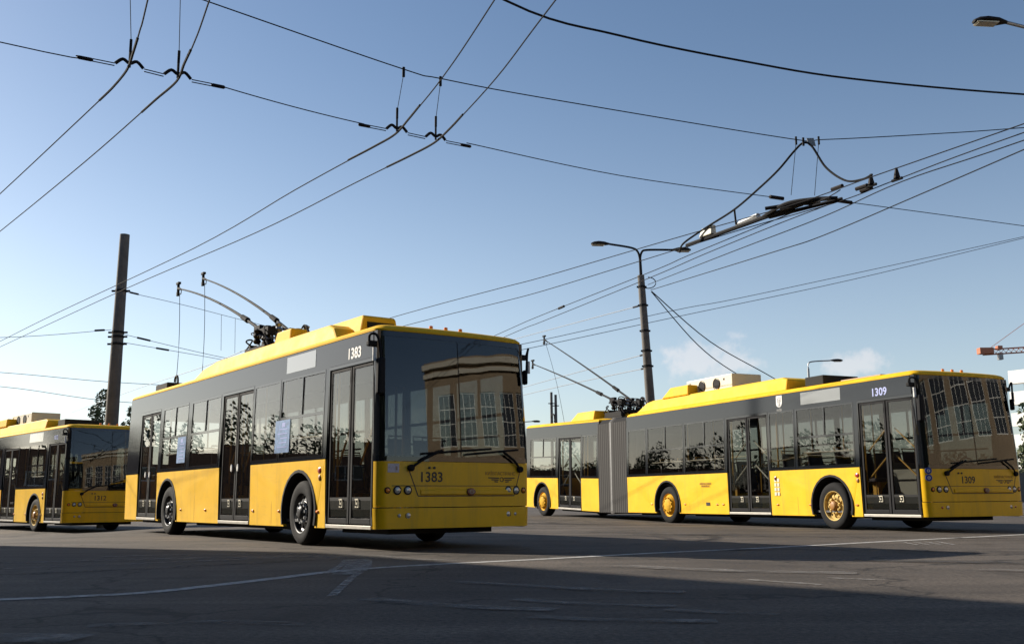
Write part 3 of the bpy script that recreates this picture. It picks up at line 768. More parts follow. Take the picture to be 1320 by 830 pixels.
    if b.v: b.build('panel_seam', M['ink_brown'], root)
    b = MB()
    for i in range(3): b.lathe([(.03, 0), (.028, .045), (.001, .055)], (-.32, -.25 + .25 * i, 3.06), 'Z', n=10)
    b.build('clearance_light', M['amber'], root)
    for (a, c_) in doors1: door(root, a, c_, rails='diagonal' if style != 'A' else 'mixed', kit=(style == 'A' and a > 2))
    side_map(text_mesh(num, .155 if style != 'C' else .12, bold=.005), .78 if style == 'A' else 1.04, 2.69, .002, 'fleet_number', M['white'] if style == 'A' else M['lilac'], root)
    b = MB(); slab(b, -1, 2.05 if style == 'A' else 2.13, 3.12 if style == 'A' else 3.37, 2.64, 2.90, .004, -.01); b.build('side_display', M['display'], root)
    return root

# ---- 1383, the two-axle bus in the middle
A_AT, A_T = (-1.784, 13.303), .6264
busA = bus('trolleybus', A_AT, A_T, 0, 'yellow two-axle trolleybus numbered 1383, whole in the middle foreground', '1383',
           [(.15, 1.56), (4.45, 5.93), (9.61, 11.0)], [(1.58, 4.44), (5.94, 9.6), (11.01, 11.92)],
           [(1.68, 3.29), (6.02, 7.62), (7.82, 9.42)], [(3.31, 4.42)], [2.48, 8.88], ['dark', 'dark'], 11.92, 'A', steer=R(-3))
def front_sticker(root, v0, v1, z0, z1, m, name='sticker'):
    b = MB(); ts = [t_of(v - HW, (z0 + z1) / 2) for v in (v0, (v0 + v1) / 2, v1)]; front_sheet(b, ts, [z0, z1], .003, .01); return b.build(name, m, root)
st = front_sticker(busA, .09, .30, 1.02, 1.135, M['paper'])
b = MB(); F = lambda v, zz, o: Vector((*fpt(t_of(v - HW, zz), zz, o), zz)); b.hexa([F(.25, 1.05, .006), F(.275, 1.05, .006), F(.275, 1.10, .006), F(.25, 1.10, .006)], [F(.25, 1.05, 0), F(.275, 1.05, 0), F(.275, 1.10, 0), F(.25, 1.10, 0)]); b.build('sticker_print', M['maroon'], st)
for u0_, u1_ in ((2.88, 3.44), (7.86, 8.36)):
    b = MB(); slab(b, -1, u0_, u1_, 1.40, 1.91, .008, .003); p = b.build('poster', M['blue'], busA)
    b = MB()
    for i in range(5): slab(b, -1, u0_ + .08 + .02 * (i % 2), u1_ - .1 - .06 * (i % 3), 1.48 + .07 * i, 1.495 + .07 * i, .010, .006)
    slab(b, -1, u0_ + .18, u0_ + .3, 1.80, 1.87, .010, .006); b.build('poster_print', M['lilac'], p)
fairing(busA, [(8.45, 3.04), (7.95, 3.25), (7.2, 3.34), (2.25, 3.34), (2.05, 3.26), (1.8, 3.04)], .25, 2.25)
fairing(busA, [(4.3, 3.33), (4.25, 3.47), (1.82, 3.47), (1.78, 3.43), (1.78, 3.05)], .6, 1.32, name='equipment_cover')
b = MB(); b.box((-1.79, .62 - HW + .12, 3.2), (-1.76, 1.32 - HW - .12, 3.36)); b.build('vent_grille', M['under'], busA)
fairing(busA, [(5.1, 3.33), (4.98, 3.62), (4.36, 3.62), (4.34, 3.33)], .58, .95, name='equipment_cover', inset=.03)
tA = [(-.32, (-11.85, -.32, 5.66), (-11.75, -.3, 3.12)), (.3, (-11.95, .3, 6.0), (-11.75, .3, 3.12))]
pole_gear(busA, 6.3, tA, base_z=3.33)
roof_hook(busA, 10.3, .55); roof_hook(busA, 10.3, 1.95)
b = MB(); b.box((-11.75, -.75, 3.09), (-10.9, .75, 3.3)); b.build('roof_hatch', M['under'], busA, bevel=.02)

# ---- 1309, the articulated bus on the right
B_AT, B_T = (7.624, 18.753), .4155
busB = bus('articulated_trolleybus', B_AT, B_T, 0, 'yellow articulated trolleybus numbered 1309 with a grey bellows joint, at the right', '1309',
           [(.15, 1.66), (4.53, 6.12)], [(1.68, 4.52), (6.13, 10.88)],
           [(1.78, 3.56), (6.2, 7.95), (8.0, 9.78)], [(3.62, 4.5), (9.84, 10.82)], [2.55, 8.83], ['pale', 'yellow'], 10.9, 'B', steer=R(-2))
def tank_roof(root, d):
    fairing(root, [(10.72 - d, 3.04), (10.2 - d, 3.30), (9.9 - d, 3.34), (4.3 - d, 3.36), (4.12 - d, 3.30), (4.1 - d, 3.04)], .25, 1.35)
    fairing(root, [(9.4 - d, 3.33), (8.98 - d, 3.6), (8.12 - d, 3.6), (8.1 - d, 3.33)], .28, .7, name='equipment_cover', inset=.03)
    b = MB(); b.box((-(8.62 - d), .6 - HW, 3.05), (-(6.58 - d), 1.5 - HW, 3.74)); bx = b.build('cooling_unit', M['cream'], root, bevel=.02)
    for u_ in (7.9 - d, 7.25 - d):
        b = MB(); b.lathe([(.15, -.012), (.15, .01), (.125, .01), (.125, -.004), (.001, -.004)], (-u_, .6 - HW - .004, 3.53), n=20)
        b.build('fan', M['under'], bx)
    b = MB(); b.box((-(8.45 - d) - .02, .6 - HW - .006, 3.62), (-(8.45 - d) + .02, .6 - HW, 3.67)); b.box((-(6.95 - d), .6 - HW - .006, 3.60), (-(6.90 - d), .6 - HW, 3.65)); b.build('latch', M['under'], bx)
    b = MB(); b.box((-(3.75 - d), .5 - HW, 3.09), (-(3.15 - d), 1.5 - HW, 3.30)); b.build('roof_unit', M['under'], root, bevel=.02)
tank_roof(busB, 0)
b = MB(); b.box((-2.9, .75 - HW, 3.09), (-1.7, 1.75 - HW, 3.16)); b.build('roof_hatch', M['ink_brown'], busB, bevel=.02)
# crest and small marks
b = MB(); P = []
for i in range(17):
    a = math.pi * i / 16; P.append((math.cos(a) * .1, -.04 - math.sin(a) * .09))
P = [(.1, .13), (-.1, .13)] + list(reversed(P))
n = len(P); vo = [(-4.1 + x, -(hw(2.78 + q) + .004), 2.78 + q) for x, q in P]; vi = [(-4.1 + x, -(hw(2.78 + q) - .01), 2.78 + q) for x, q in P]
b.add(vo + vi, [tuple(range(n)), tuple(range(2 * n - 1, n - 1, -1))] + [(i, (i + 1) % n, n + (i + 1) % n, n + i) for i in range(n)])
cr = b.build('city_crest', M['white'], busB)
b = MB()
for q in ((-.03, -.10, .02, .05), (-.06, -.02, -.04, .09), (.035, -.03, .06, .08), (-.02, .065, .015, .10)): slab(b, -1, 4.1 + q[0], 4.1 + q[2], 2.78 + q[1], 2.78 + q[3], .008, .002)
b.build('crest_figure', M['grey'], cr)
side_map(text_mesh('КИЇВ', .05), 4.1, 2.585, .002, 'side_lettering', M['grey'], busB)
side_map(text_mesh('КИЇВПАСТРАНС', .045), 7.05, 1.0, .002, 'side_lettering', M['ink_brown'], busB)
side_map(text_mesh('ТРОЛЕЙБУС', .045), 7.05, .94, .002, 'side_lettering', M['ink_brown'], busB)
b = MB()
for i in range(4):
    for k in range(2): slab(b, -1, 4.30 - .1 * k, 4.37 - .1 * k, .70 + .1 * i, .775 + .1 * i, .003, -.004)
b.build('side_sticker', M['cream'], busB)
for q in (1.13, 1.0):
    xx, yy = fpt(-.86, q); b = MB(); b.lathe([(.062, -.004), (.062, .006), (.001, .008)], (0, 0, 0), 'X', n=18)
    rot = Matrix.Rotation(R(-28), 4, 'Z'); b.v = [tuple(Vector((xx, yy, q)) + rot @ Vector(p)) for p in b.v]; s_ = b.build('sticker', M['blue_sign'], busB)
    b = MB(); b.lathe([(.028, .004), (.028, .011), (.016, .011), (.016, .004)], (0, 0, 0), 'X', n=14); b.v = [tuple(Vector((xx, yy, q)) + rot @ Vector(p)) for p in b.v]; b.build('sticker_symbol', M['white'], s_)
b = MB(); slab(b, -1, 6.9, 7.06, .47, .55, .004, -.01); b.build('socket_cover', M['ink'], busB)
for u_ in (6.35, 9.6): marker(busB, u_, .50, M['amber'], .045, .022)
marker(busB, 4.32, 1.08, M['maroon'], .04, .05)
# bellows
b = MB(); rings = []; NB = 15
for i in range(NB * 2 + 1):
    u_ = 10.9 + (12.62 - 10.9) * i / (NB * 2); o = -.005 if i % 2 else -.028
    if i in (NB, NB - 1, NB + 1): o = .012
    h, zt, zb = HW + o, 2.98 + o, .24 - o; k = .12
    rings.append([Vector((-u_, y, zz)) for y, zz in ((-h, zb), (-h, zt - k), (-h + k, zt), (h - k, zt), (h, zt - k), (h, zb))])
b.loft(rings); bel = b.build('bellows', M['bellows'], busB)
b = MB(); 
for s in (-1, 1): b.box((-11.79, s * (HW + .004), .3), (-11.73, s * (HW + .018), 2.85))
b.build('bellows_hoop', M['grey'], bel)
# rear section, one child that turns as a whole is not needed: its parts sit in the same frame with a small rise towards the back
before = set(o.name for o in bpy.data.objects)
shell_section(busB, 12.62, 17.75, False, [(15.42, 17.4)], [(12.75, 14.2), (14.3, 15.8), (15.9, 17.4)], [(13.72, 15.28)], [16.45], [(12.62, 13.71), (15.29, 17.75)], ['yellow'], None, [(12.72, 13.66)], 0)
door(busB, 13.72, 15.28, rails='diagonal')
b = MB(); b.box((-17.75, -1.1, .3), (-17.68, 1.1, 1.2)); 
fairing(busB, [(15.3, 3.04), (14.9, 3.33), (13.75, 3.35), (13.72, 3.04)], .45, 2.05)
roof_hook(busB, 16.6, .55)
tB = [(-.32, (-19.1, -.32, 5.36), None), (.32, (-18.9, .05, 6.26), (-17.6, .2, 3.15))]
pole_gear(busB, 12.95, tB, heads_up=False, base_z=3.06)
piv = Matrix.Translation((-12.6, 0, 0)) @ Matrix.Rotation(R(1.45), 4, 'Y') @ Matrix.Rotation(R(.7), 4, 'Z') @ Matrix.Translation((12.6, 0, 0))
for o in list(bpy.data.objects):
    if o.name not in before and o.parent == busB: o.matrix_basis = piv @ o.matrix_basis

# ---- 1312, cut by the left edge
busC = bus('trolleybus', (-12.515, 28.291), .744, gz(-14, 29), 'yellow two-axle trolleybus numbered 1312, farther back and cut by the left edge', '1312',
           [(.15, 1.56), (4.3, 5.75), (9.61, 11.0)], [(1.58, 4.29), (5.76, 9.6), (11.01, 11.92)],
           [(1.72, 3.29), (6.02, 7.62), (7.82, 9.42)], [(3.31, 4.25)], [2.48, 8.88], ['pale', 'dark'], 11.92, 'C')
tank_roof(busC, 1.35)

# ------------------------------------------------------------------ poles and lamps
def concrete_pole(name, foot, top, r0, r1, label, cat, clamps, arm=.12):
    o = empty(name, foot); f = Vector((0, 0, 0)); t = Vector(top) - Vector(foot)
    b = MB(); b.tube([f - Vector((0, 0, .3)), t * .5, t], [r0, (r0 + r1) / 2, r1], 14); b.build('shaft', M['concrete'], o, smooth=True)
    for k in clamps:
        q = t * k; rr = r0 + (r1 - r0) * k + .012; b = MB(); b.tube([q - Vector((0, 0, .04)), q + Vector((0, 0, .04))], rr, 14)
        b.box(q + Vector((-rr - arm, -.03, -.03)), q + Vector((rr + arm, .03, .03))); b.build('clamp', M['dark'], o)
    return tag(o, label, cat)
concrete_pole('concrete_pole', (-13.62, 34, -.2), (-13.54, 34, 9.85), .25, .165, 'bare grey concrete pole rising behind the bus at the left', 'pole', [.80, .655, .64, .615])

def lamp_head(parent, a, d, L=.7, name='lamp_head', m=None):
    """cobra-head luminaire from point a along unit direction d"""
    a = Vector(a); d = Vector(d).normalized(); s = d.cross(Vector((0, 0, 1))).normalized(); up = s.cross(d)
    rings = []
    for t, wd, ht, dz in ((0, .05, .04, 0), (.12, .09, .06, .0), (.3, .15, .09, .0), (.6, .17, .10, .005), (.85, .15, .08, .0), (1, .08, .04, -.01)):
        c_ = a + d * (L * t) + up * dz
        rings.append([c_ + s * (wd * math.cos(2 * math.pi * j / 12)) + up * (ht * math.sin(2 * math.pi * j / 12) * (1 if math.sin(2 * math.pi * j / 12) > 0 else .6)) for j in range(12)])
    b = MB(); b.loft(rings); h = b.build(name, m or M['dark'], parent, smooth=True)
    q = a + d * L * .62 - up * .075
    b = MB(); b.hexa([q + d * .2 + s * .1, q + d * .2 - s * .1, q - d * .2 - s * .1, q - d * .2 + s * .1], [q + d * .25 + s * .13 + up * .04, q + d * .25 - s * .13 + up * .04, q - d * .25 - s * .13 + up * .04, q - d * .25 + s * .13 + up * .04])
    b.build('lamp_glass', M['lens'], h, bevel=.02)
lp = concrete_pole('street_lamp', (5.14, 36, 0.1), (4.75, 36, 8.72), .205, .125, 'tall concrete street lamp with two arms behind the articulated bus', 'street lamp', [.95, .87, .76, .675, .61], .04)
o0 = Vector((5.14, 36, .1))
b = MB(); b.tube([Vector((4.76, 36, 8.6)) - o0, Vector((4.74, 36, 9.35)) - o0], [.06, .05], 10); b.build('lamp_stem', M['dark'], lp, smooth=True)
for pts, hd in (([(4.74, 36, 9.3), (4.66, 36, 9.62), (4.42, 36, 9.77), (3.62, 35.95, 9.90)], (-1, -.05, .02)), ([(4.74, 36, 9.3), (4.80, 36, 9.58), (5.0, 36, 9.68), (5.95, 36.05, 9.69)], (1, .05, 0))):
    b = MB(); b.tube([p - o0 for p in smooth_pts(pts)], .04, 8); ar = b.build('lamp_arm', M['dark'], lp, smooth=True)
    lamp_head(ar, Vector(pts[-1]) - o0, hd, .68)
def single_lamp(foot, top, arm, headdir, r, label, L=.7):
    o = empty('street_lamp', foot); F0 = Vector(foot)
    b = MB(); b.tube([Vector((0, 0, -.2)), Vector(top) - F0], [r * 1.5, r], 12); b.build('shaft', M['steel'], o, smooth=True)
    b = MB(); b.tube([p - F0 for p in smooth_pts([top] + arm)], r * .55, 8); a = b.build('lamp_arm', M['steel'], o, smooth=True)
    lamp_head(a, Vector(arm[-1]) - F0, headdir, L); return tag(o, label, 'street lamp')
single_lamp((13.2, 20.6, 0), (13.2, 20.6, 9.6), [(13.0, 20.5, 10.1), (12.2, 20.3, 10.35), (10.62, 20, 10.62)], (-1, -.05, .03), .07, 'near street lamp whose grey head pokes in at the top right corner', .72)
single_lamp((17.83, 60, 0), (17.85, 60, 8.3), [(17.87, 60, 8.55), (18.1, 60, 8.70), (19.2, 60, 8.76)], (1, 0, .0), .07, 'small single-arm street lamp far beyond the roof of the articulated bus', .75)
single_lamp((.62, 80, 0), (.62, 80, 6.3), [(.7, 80, 6.55), (.9, 80, 6.68), (1.5, 80, 6.72)], (1, 0, 0), .07, 'tiny distant street lamp in the gap between the two near buses', .7)
for x in (2.72, 3.02):
    concrete_pole('distant_pole', (x + .03, 70, 0.1), (x, 70, 8.0 - (x - 2.72) * .6), .13, .09, ('left' if x < 2.9 else 'right') + ' one of two thin far poles between the two near buses', 'pole', [.9])['group'] = 'twin far poles'

# ------------------------------------------------------------------ overhead wires
def wire(name, pts, r, label, cat, m=None, k=6, sag=0, ins=(), knots=()):
    P = smooth_pts(pts, k) if len(pts) > 2 else [Vector(pts[0]).lerp(Vector(pts[1]), i / 14) + Vector((0, 0, -4 * sag * (i / 14) * (1 - i / 14))) for i in range(15)]
    b = MB(); b.tube(P, r, 6); o = b.build(name, m or M['wire'], None, smooth=True)
    for (p, d, L) in ins:
        p = Vector(p); d = Vector(d).normalized(); q = MB(); q.tube([p - d * L / 2, p - d * L * .48, p + d * L * .48, p + d * L / 2], [.012, .035, .035, .012], 8); q.build('insulator', M['porcelain'], o, smooth=True)
    return tag(o, label, cat)
CW = 5.8; RC = .0088
def clamp_bar(parent, P, r=.016):
    b = MB(); b.tube(P, r, 6); b.build('wire_clamp', M['dark'], parent, smooth=True)
def with_z(l, z=CW): return [(x, y, z) for x, y in l]
P1a = with_z([(-17, 26.4), (-12, 20.3), (-8.66, 16.32), (-6.4, 13.6), (-5.0, 11.9), (-4.64, 11.40), (-4.40, 10.95), (-4.11, 10.38), (-3.77, 9.68), (-1.8, 5.5), (-.2, 2)])
P1b = with_z([(-18, 28.4), (-13, 22.4), (-9.85, 18.69), (-6.53, 14.7), (-4.6, 12.3), (-4.15, 11.74), (-3.9, 11.25), (-3.6, 10.68), (-3.13, 9.69), (-1.2, 5.5), (.4, 2)])
w1 = wire('contact_wire', P1a, RC, 'left wire of the contact pair bending across the top left corner', 'wire', M['copper'])
clamp_bar(w1, smooth_pts(with_z([(-5.35, 12.33), (-5.0, 11.9), (-4.64, 11.40), (-4.40, 10.95), (-4.2, 10.56)])))
w2 = wire('contact_wire', P1b, RC, 'right wire of the contact pair bending across the top left corner', 'wire', M['copper'])
clamp_bar(w2, smooth_pts(with_z([(-4.95, 12.74), (-4.6, 12.3), (-4.15, 11.74), (-3.9, 11.25), (-3.7, 10.87)])))
P2a = with_z([(-17.3, 32.9), (-16.64, 32.13), (-12.74, 27.41), (-6.56, 20.11), (-3.64, 16.21), (-2.0, 14.1), (-1.65, 13.62), (-1.4, 13.05), (-.84, 11.68), (-.16, 9.73), (1.5, 4.7), (2.4, 2)])
P2b = with_z([(-17.8, 33.9), (-17.22, 33.29), (-9.55, 24.15), (-4.98, 18.92), (-2.54, 15.81), (-1.5, 14.5), (-1.12, 13.98), (-.85, 13.4), (-.17, 11.69), (.48, 9.74), (2.2, 4.7), (3.1, 2)])
w3 = wire('contact_wire', P2a, RC, 'left wire of the contact pair running from far left to top centre', 'wire', M['copper'])
clamp_bar(w3, smooth_pts(with_z([(-2.5, 14.72), (-2.0, 14.1), (-1.65, 13.62), (-1.4, 13.05), (-1.2, 12.56)])))
w4 = wire('contact_wire', P2b, RC, 'right wire of the contact pair running from far left to top centre', 'wire', M['copper'])
clamp_bar(w4, smooth_pts(with_z([(-1.95, 15.06), (-1.5, 14.5), (-1.12, 13.98), (-.85, 13.4), (-.65, 12.9)])))
b = MB(); b.tube([Vector((-17.3, 32.9, 5.8)), Vector((-17.5, 33.2, 5.8))], [.06, .11], 10); b.tube([Vector((-17.5, 33.2, 5.8)), Vector((-17.9, 33.9, 5.8))], [.11, .05], 10)
b.build('end_insulator', M['porcelain'], w3, smooth=True)
# crossing pair on the right, joined by a switch
P3a = with_z([(-10, 37), (-3.06, 27.75), (-.38, 24.4), (.74, 23.04), (3.16, 19.72), (4.89, 17.45), (5.41, 16.62), (5.86, 15.76), (7.21, 13.37), (10.5, 7.5), (13, 3)])
P3b = with_z([(-9, 37.3), (-2.74, 29.02), (-.41, 26.21), (.78, 24.66), (2.76, 21.61), (3.8, 19.99), (4.6, 18.75), (5.79, 17.09), (6.35, 15.87), (7.38, 13.72), (10.7, 7.8), (13.2, 3.3)])
P3c = with_z([(-4.5, 42), (-.29, 30.92), (.88, 27.95), (3.23, 22.54), (3.82, 20.99), (5.0, 18.16), (5.48, 16.95), (5.60, 16.4)])
P3d = with_z([(-4.2, 42.5), (0, 31.23), (.91, 29.02), (3.31, 23.12), (4.1, 21.0), (5.07, 18.6), (5.66, 17.3)])
wire('contact_wire', P3a, RC, 'uppermost contact wire descending from the right edge past the lamp arms', 'wire', M['copper'])
wire('contact_wire', P3b, RC, 'contact wire carrying the long switch assembly at the upper right', 'wire', M['copper'])
wire('contact_wire', P3c, RC, 'upper contact wire passing just below the right lamp arm into the switch', 'wire', M['copper'], ins=[((1.35, 26.87, 5.8), (.4, -1, 0), .35)])
wire('contact_wire', P3d, RC, 'lower contact wire passing just below the right lamp arm into the switch', 'wire', M['copper'])
wire('feeder_wire', [(5.0, 36, 8.37), (5.58, 25.1, 6.85), (6.93, 21.6, 6.8), (7.75, 19.06, 6.8), (9.01, 16.77, 6.8), (12, 11.3, 6.9)], .011, 'upper feeder wire tied to the top of the two-armed street lamp', 'wire')
wire('feeder_wire', [(5.1, 36, 8.17), (6.65, 25.13, 6.85), (7.43, 23.22, 6.8), (8.48, 19.84, 6.8), (9.25, 17.25, 6.8), (11.6, 10, 6.9)], .012, 'lower feeder wire tied to the top of the two-armed street lamp', 'wire')
wire('feeder_cable', [(-3.2, 10.6, 8.3), (-.09, 13.9, 8.0), (1.78, 15.07, 7.98), (4.0, 16.06, 7.98), (6.12, 16.86, 8.0), (9.55, 17.61, 8.0), (14, 18.4, 8.1)], .018, 'thick black cable sagging across the top right of the sky', 'cable', M['rubber'])
# span and carrier across the yard
sp = Vector((.86, .51, 0))
SPAN = [(-12.5, 6.3), (-5.96, 10.95), (-5.03, 11.5), (-4.60, 11.44), (-4.12, 11.76), (-3.6, 12.55), (-1.9, 13.75), (-1.62, 13.66), (-1.10, 13.99), (-.8, 14.35), (1.8, 15.75), (4.8, 17.02)]
span = wire('span_wire', [(-12.5, 6.3, 5.95), (-5.96, 10.75, 5.88), (-5.12, 11.13, 5.86)], .007, 'thin span wire from the left edge to the bent contact pair', 'wire')
def yoke(a, bs, label):
    """insulated links that hold a contact pair: two dipping hangers and rods between"""
    o = empty('wire_suspension', a); A = Vector(a)
    for i, q in enumerate(bs):
        Q = Vector(q) - A; b = MB()
        b.tube(smooth_pts([Q - sp * .16 + Vector((0, 0, .02)), Q - sp * .08 + Vector((0, 0, .09)), Q + Vector((0, 0, .05)), Q + sp * .08 + Vector((0, 0, .09)), Q + sp * .16 + Vector((0, 0, .02))], 4), .021, 8)
        b.tube([Q, Q + Vector((0, 0, .22))], .016, 6); b.tube([Q + Vector((0, 0, .2)), Q + Vector((0, 0, .36))], .018, 8); b.build('hanger_clamp', M['dark'], o, smooth=True)
    for i in range(-1, len(bs)):
        p = Vector(bs[i]) + sp * .17 if i >= 0 else Vector(bs[0]) - sp * .42
        q = Vector(bs[i + 1]) - sp * .17 if i + 1 < len(bs) else Vector(bs[-1]) + sp * .42
        b = MB()
        for dz in (.016, -.016): b.tube([p - A + Vector((0, 0, dz)), q - A + Vector((0, 0, dz))], .007, 5)
        b.build('link_rod', M['dark'], o)
    for p in (Vector(bs[0]) - sp * .50, Vector(bs[-1]) + sp * .50):
        b = MB(); b.tube([p - A - sp * .09, p - A - sp * .07, p - A + sp * .07, p - A + sp * .09], [.01, .025, .025, .01], 8); b.build('insulator', M['porcelain'], o, smooth=True)
    return tag(o, label, 'wire fitting', 'suspension fittings on the contact pairs')
yoke((-4.62, 11.42, 5.86), [(-4.62, 11.42, 5.84), (-4.14, 11.74, 5.84)], 'black yoke of rods and insulators on the contact pair at top left')
yoke((-1.63, 13.64, 5.86), [(-1.63, 13.64, 5.84), (-1.10, 13.97, 5.84)], 'black yoke of rods and insulators on the contact pair at top centre')
wire('span_wire', [(-3.68, 12.05, 5.86), (-2.06, 13.38, 5.86)], .007, 'short span wire between the two suspension yokes', 'wire', sag=.02)
wire('span_wire', with_z([(-.66, 14.22), (1.8, 15.8), (4.72, 17.1)], 5.88), .007, 'span wire from the centre yoke to the switch assembly', 'wire', ins=[((4.7, 17.09, 5.88), (1, .45, 0), .3)])
wire('span_wire', with_z([(5.86, 17.3), (10.08, 19.08), (16, 21.6)], 5.88), .007, 'span wire from the switch assembly to the right edge', 'wire', ins=[((6.0, 17.36, 5.88), (1, .43, 0), .3)])
car = wire('carrier_wire', [(-9.5, 6.9, 7.05), (-3.81, 11.96, 6.95), (-1.58, 13.95, 6.93), (-1.06, 14.29, 6.93), (.52, 15.06, 6.93), (4.99, 17.2, 7.02), (5.67, 17.3, 7.03), (7.66, 17.4, 7.16), (9.37, 17.4, 7.27), (15, 17.4, 7.7)], .0085, 'long upper carrier wire crossing the whole sky above the yokes', 'wire')
for p in ((-1.58, 13.95, 6.93), (-1.06, 14.29, 6.93)):
    b = MB(); b.tube([Vector(p) + Vector((0, 0, .03)), Vector(p) - Vector((0, 0, .12))], .022, 8); b.build('carrier_clamp', M['dark'], car)
for (p, q), t in zip((((-1.58, 13.95, 6.85), (-1.63, 13.66, 6.18)), ((-1.06, 14.29, 6.85), (-1.10, 13.99, 6.18)), ((-4.62, 11.25, 6.97), (-4.62, 11.42, 6.18)), ((-4.14, 11.67, 6.96), (-4.14, 11.74, 6.18))),
                     ('left hanger wire above the centre yoke', 'right hanger wire above the centre yoke', 'left hanger wire above the top left yoke', 'right hanger wire above the top left yoke')):
    wire('hanger_wire', [p, q], .005, t + ', thin and nearly upright', 'wire')
# switch assembly and its cable
sw = empty('wire_switch', (4.5, 18.6, 5.85)); S0 = Vector((4.5, 18.6, 5.85))
b = MB(); b.tube([Vector(p) - S0 for p in ((3.66, 20.3, 5.84), (4.13, 19.45, 5.85), (4.77, 18.28, 5.86), (5.25, 17.45, 5.87))], .045, 8); b.build('switch_beam', M['dark'], sw, smooth=True)
b = MB(); b.tube([Vector(p) - S0 for p in ((4.42, 18.95, 5.9), (4.7, 18.42, 5.93))], .06, 8); b.build('switch_sleeve', M['steel'], sw, smooth=True)
for pts in (((4.75, 18.3, 5.87), (5.0, 17.6, 5.92), (5.38, 17.15, 5.87), (5.75, 17.0, 5.84)), ((4.85, 18.2, 5.84), (5.3, 17.5, 5.80), (5.85, 17.05, 5.84)), ((4.95, 17.75, 5.86), (5.3, 17.3, 5.86), (5.6, 16.95, 5.82)), ((4.7, 17.9, 5.92), (5.2, 17.7, 5.94), (5.6, 17.5, 5.9))):
    b = MB(); b.tube([p - S0 for p in smooth_pts(pts)], .034, 6); b.build('switch_rail', M['dark'], sw, smooth=True)
b = MB(); q = Vector((3.98, 19.72, 5.98)) - S0; d = Vector((.47, -.88, .0)).normalized(); s_ = Vector((.88, .47, 0))
b.hexa([q - d * .2 - s_ * .07 - Vector((0, 0, .1)), q + d * .2 - s_ * .07 - Vector((0, 0, .1)), q + d * .2 + s_ * .07 - Vector((0, 0, .1)), q - d * .2 + s_ * .07 - Vector((0, 0, .1))],
       [q - d * .12 - s_ * .06 + Vector((0, 0, .08)), q + d * .2 - s_ * .06 + Vector((0, 0, .1)), q + d * .2 + s_ * .06 + Vector((0, 0, .1)), q - d * .12 + s_ * .06 + Vector((0, 0, .08))])
b.build('switch_motor', M['cream'], sw, bevel=.02)
b = MB(); b.tube([Vector((4.38, 18.9, 5.9)) - S0, Vector((4.36, 18.9, 6.2)) - S0], .02, 6); b.build('switch_post', M['dark'], sw)
for p, dd in (((5.95, 16.35, 5.83), (.47, -.88, 0)), ((6.08, 16.5, 5.84), (.47, -.88, 0)), ((5.55, 16.4, 5.84), (.45, -.89, 0))):
    p = Vector(p) - S0; dd = Vector(dd); b = MB(); b.tube([p - dd * .14, p - dd * .12, p + dd * .12, p + dd * .14], [.014, .036, .036, .014], 8); b.build('insulator', M['porcelain'], sw, smooth=True)
tag(sw, 'long dark wire switch with a pale motor box, hung on the contact wires', 'wire switch')
wire('jumper_cable', [(3.52, 20.4, 5.72), (3.56, 20.1, 5.84), (3.95, 19.6, 6.04), (4.36, 18.9, 6.2), (4.7, 18.2, 6.42), (4.93, 17.7, 6.6), (5.15, 17.4, 6.85), (5.3, 17.3, 6.97), (5.42, 17.2, 6.86), (5.58, 17, 6.4), (5.77, 16.6, 6.03), (5.95, 16.3, 5.95), (6.05, 16.1, 5.97)], .02, 'thick black looping cable peaked under the carrier above the switch', 'cable', M['rubber'], k=8)
br = empty('cable_bracket', (5.35, 17.28, 7.03)); o0 = Vector((5.35, 17.28, 7.03))
b = MB()
for dx in (-.19, .22): b.tube([(dx, 0, .05), (dx, 0, -.1)], .02, 8)
b.tube([(-.06, 0, .03), (-.06, 0, -.12)], .022, 8); b.build('clamp', M['dark'], br)
b = MB(); b.hexa([(.03, -.01, -.11), (.16, -.01, -.13), (.16, .01, -.13), (.03, .01, -.11)], [(0, -.01, .02), (.13, -.01, .02), (.13, .01, .02), (0, .01, .02)]); b.build('tag_plate', M['grey'], br)
tag(br, 'cable bracket with a small grey plate on the upper carrier wire', 'wire fitting')
for p, q, t in (((5.16, 17.3, 6.95), (5.02, 17.3, 5.99), 'left'), ((5.57, 17.3, 6.95), (5.44, 17.3, 5.98), 'right')):
    wire('hanger_wire', [p, q], .0055, t + ' hanger wire from the cable bracket down to the switch', 'wire')
for p, t in (((6.05, 16.17, 5.8), 'end of the looping cable'), ((6.36, 15.85, 5.8), 'contact pair farther right')):
    o = empty('wire_spacer', p); b = MB(); b.tube([(0, 0, .02), (0, 0, .2)], [.06, .02], 8); b.build('spacer_body', M['porcelain'], o, smooth=True)
    b = MB(); b.tube([(-.05, .09, 0), (.05, -.09, 0)], .025, 6); b.build('spacer_foot', M['dark'], o); tag(o, 'small dark wire spacer at the ' + t, 'wire fitting')
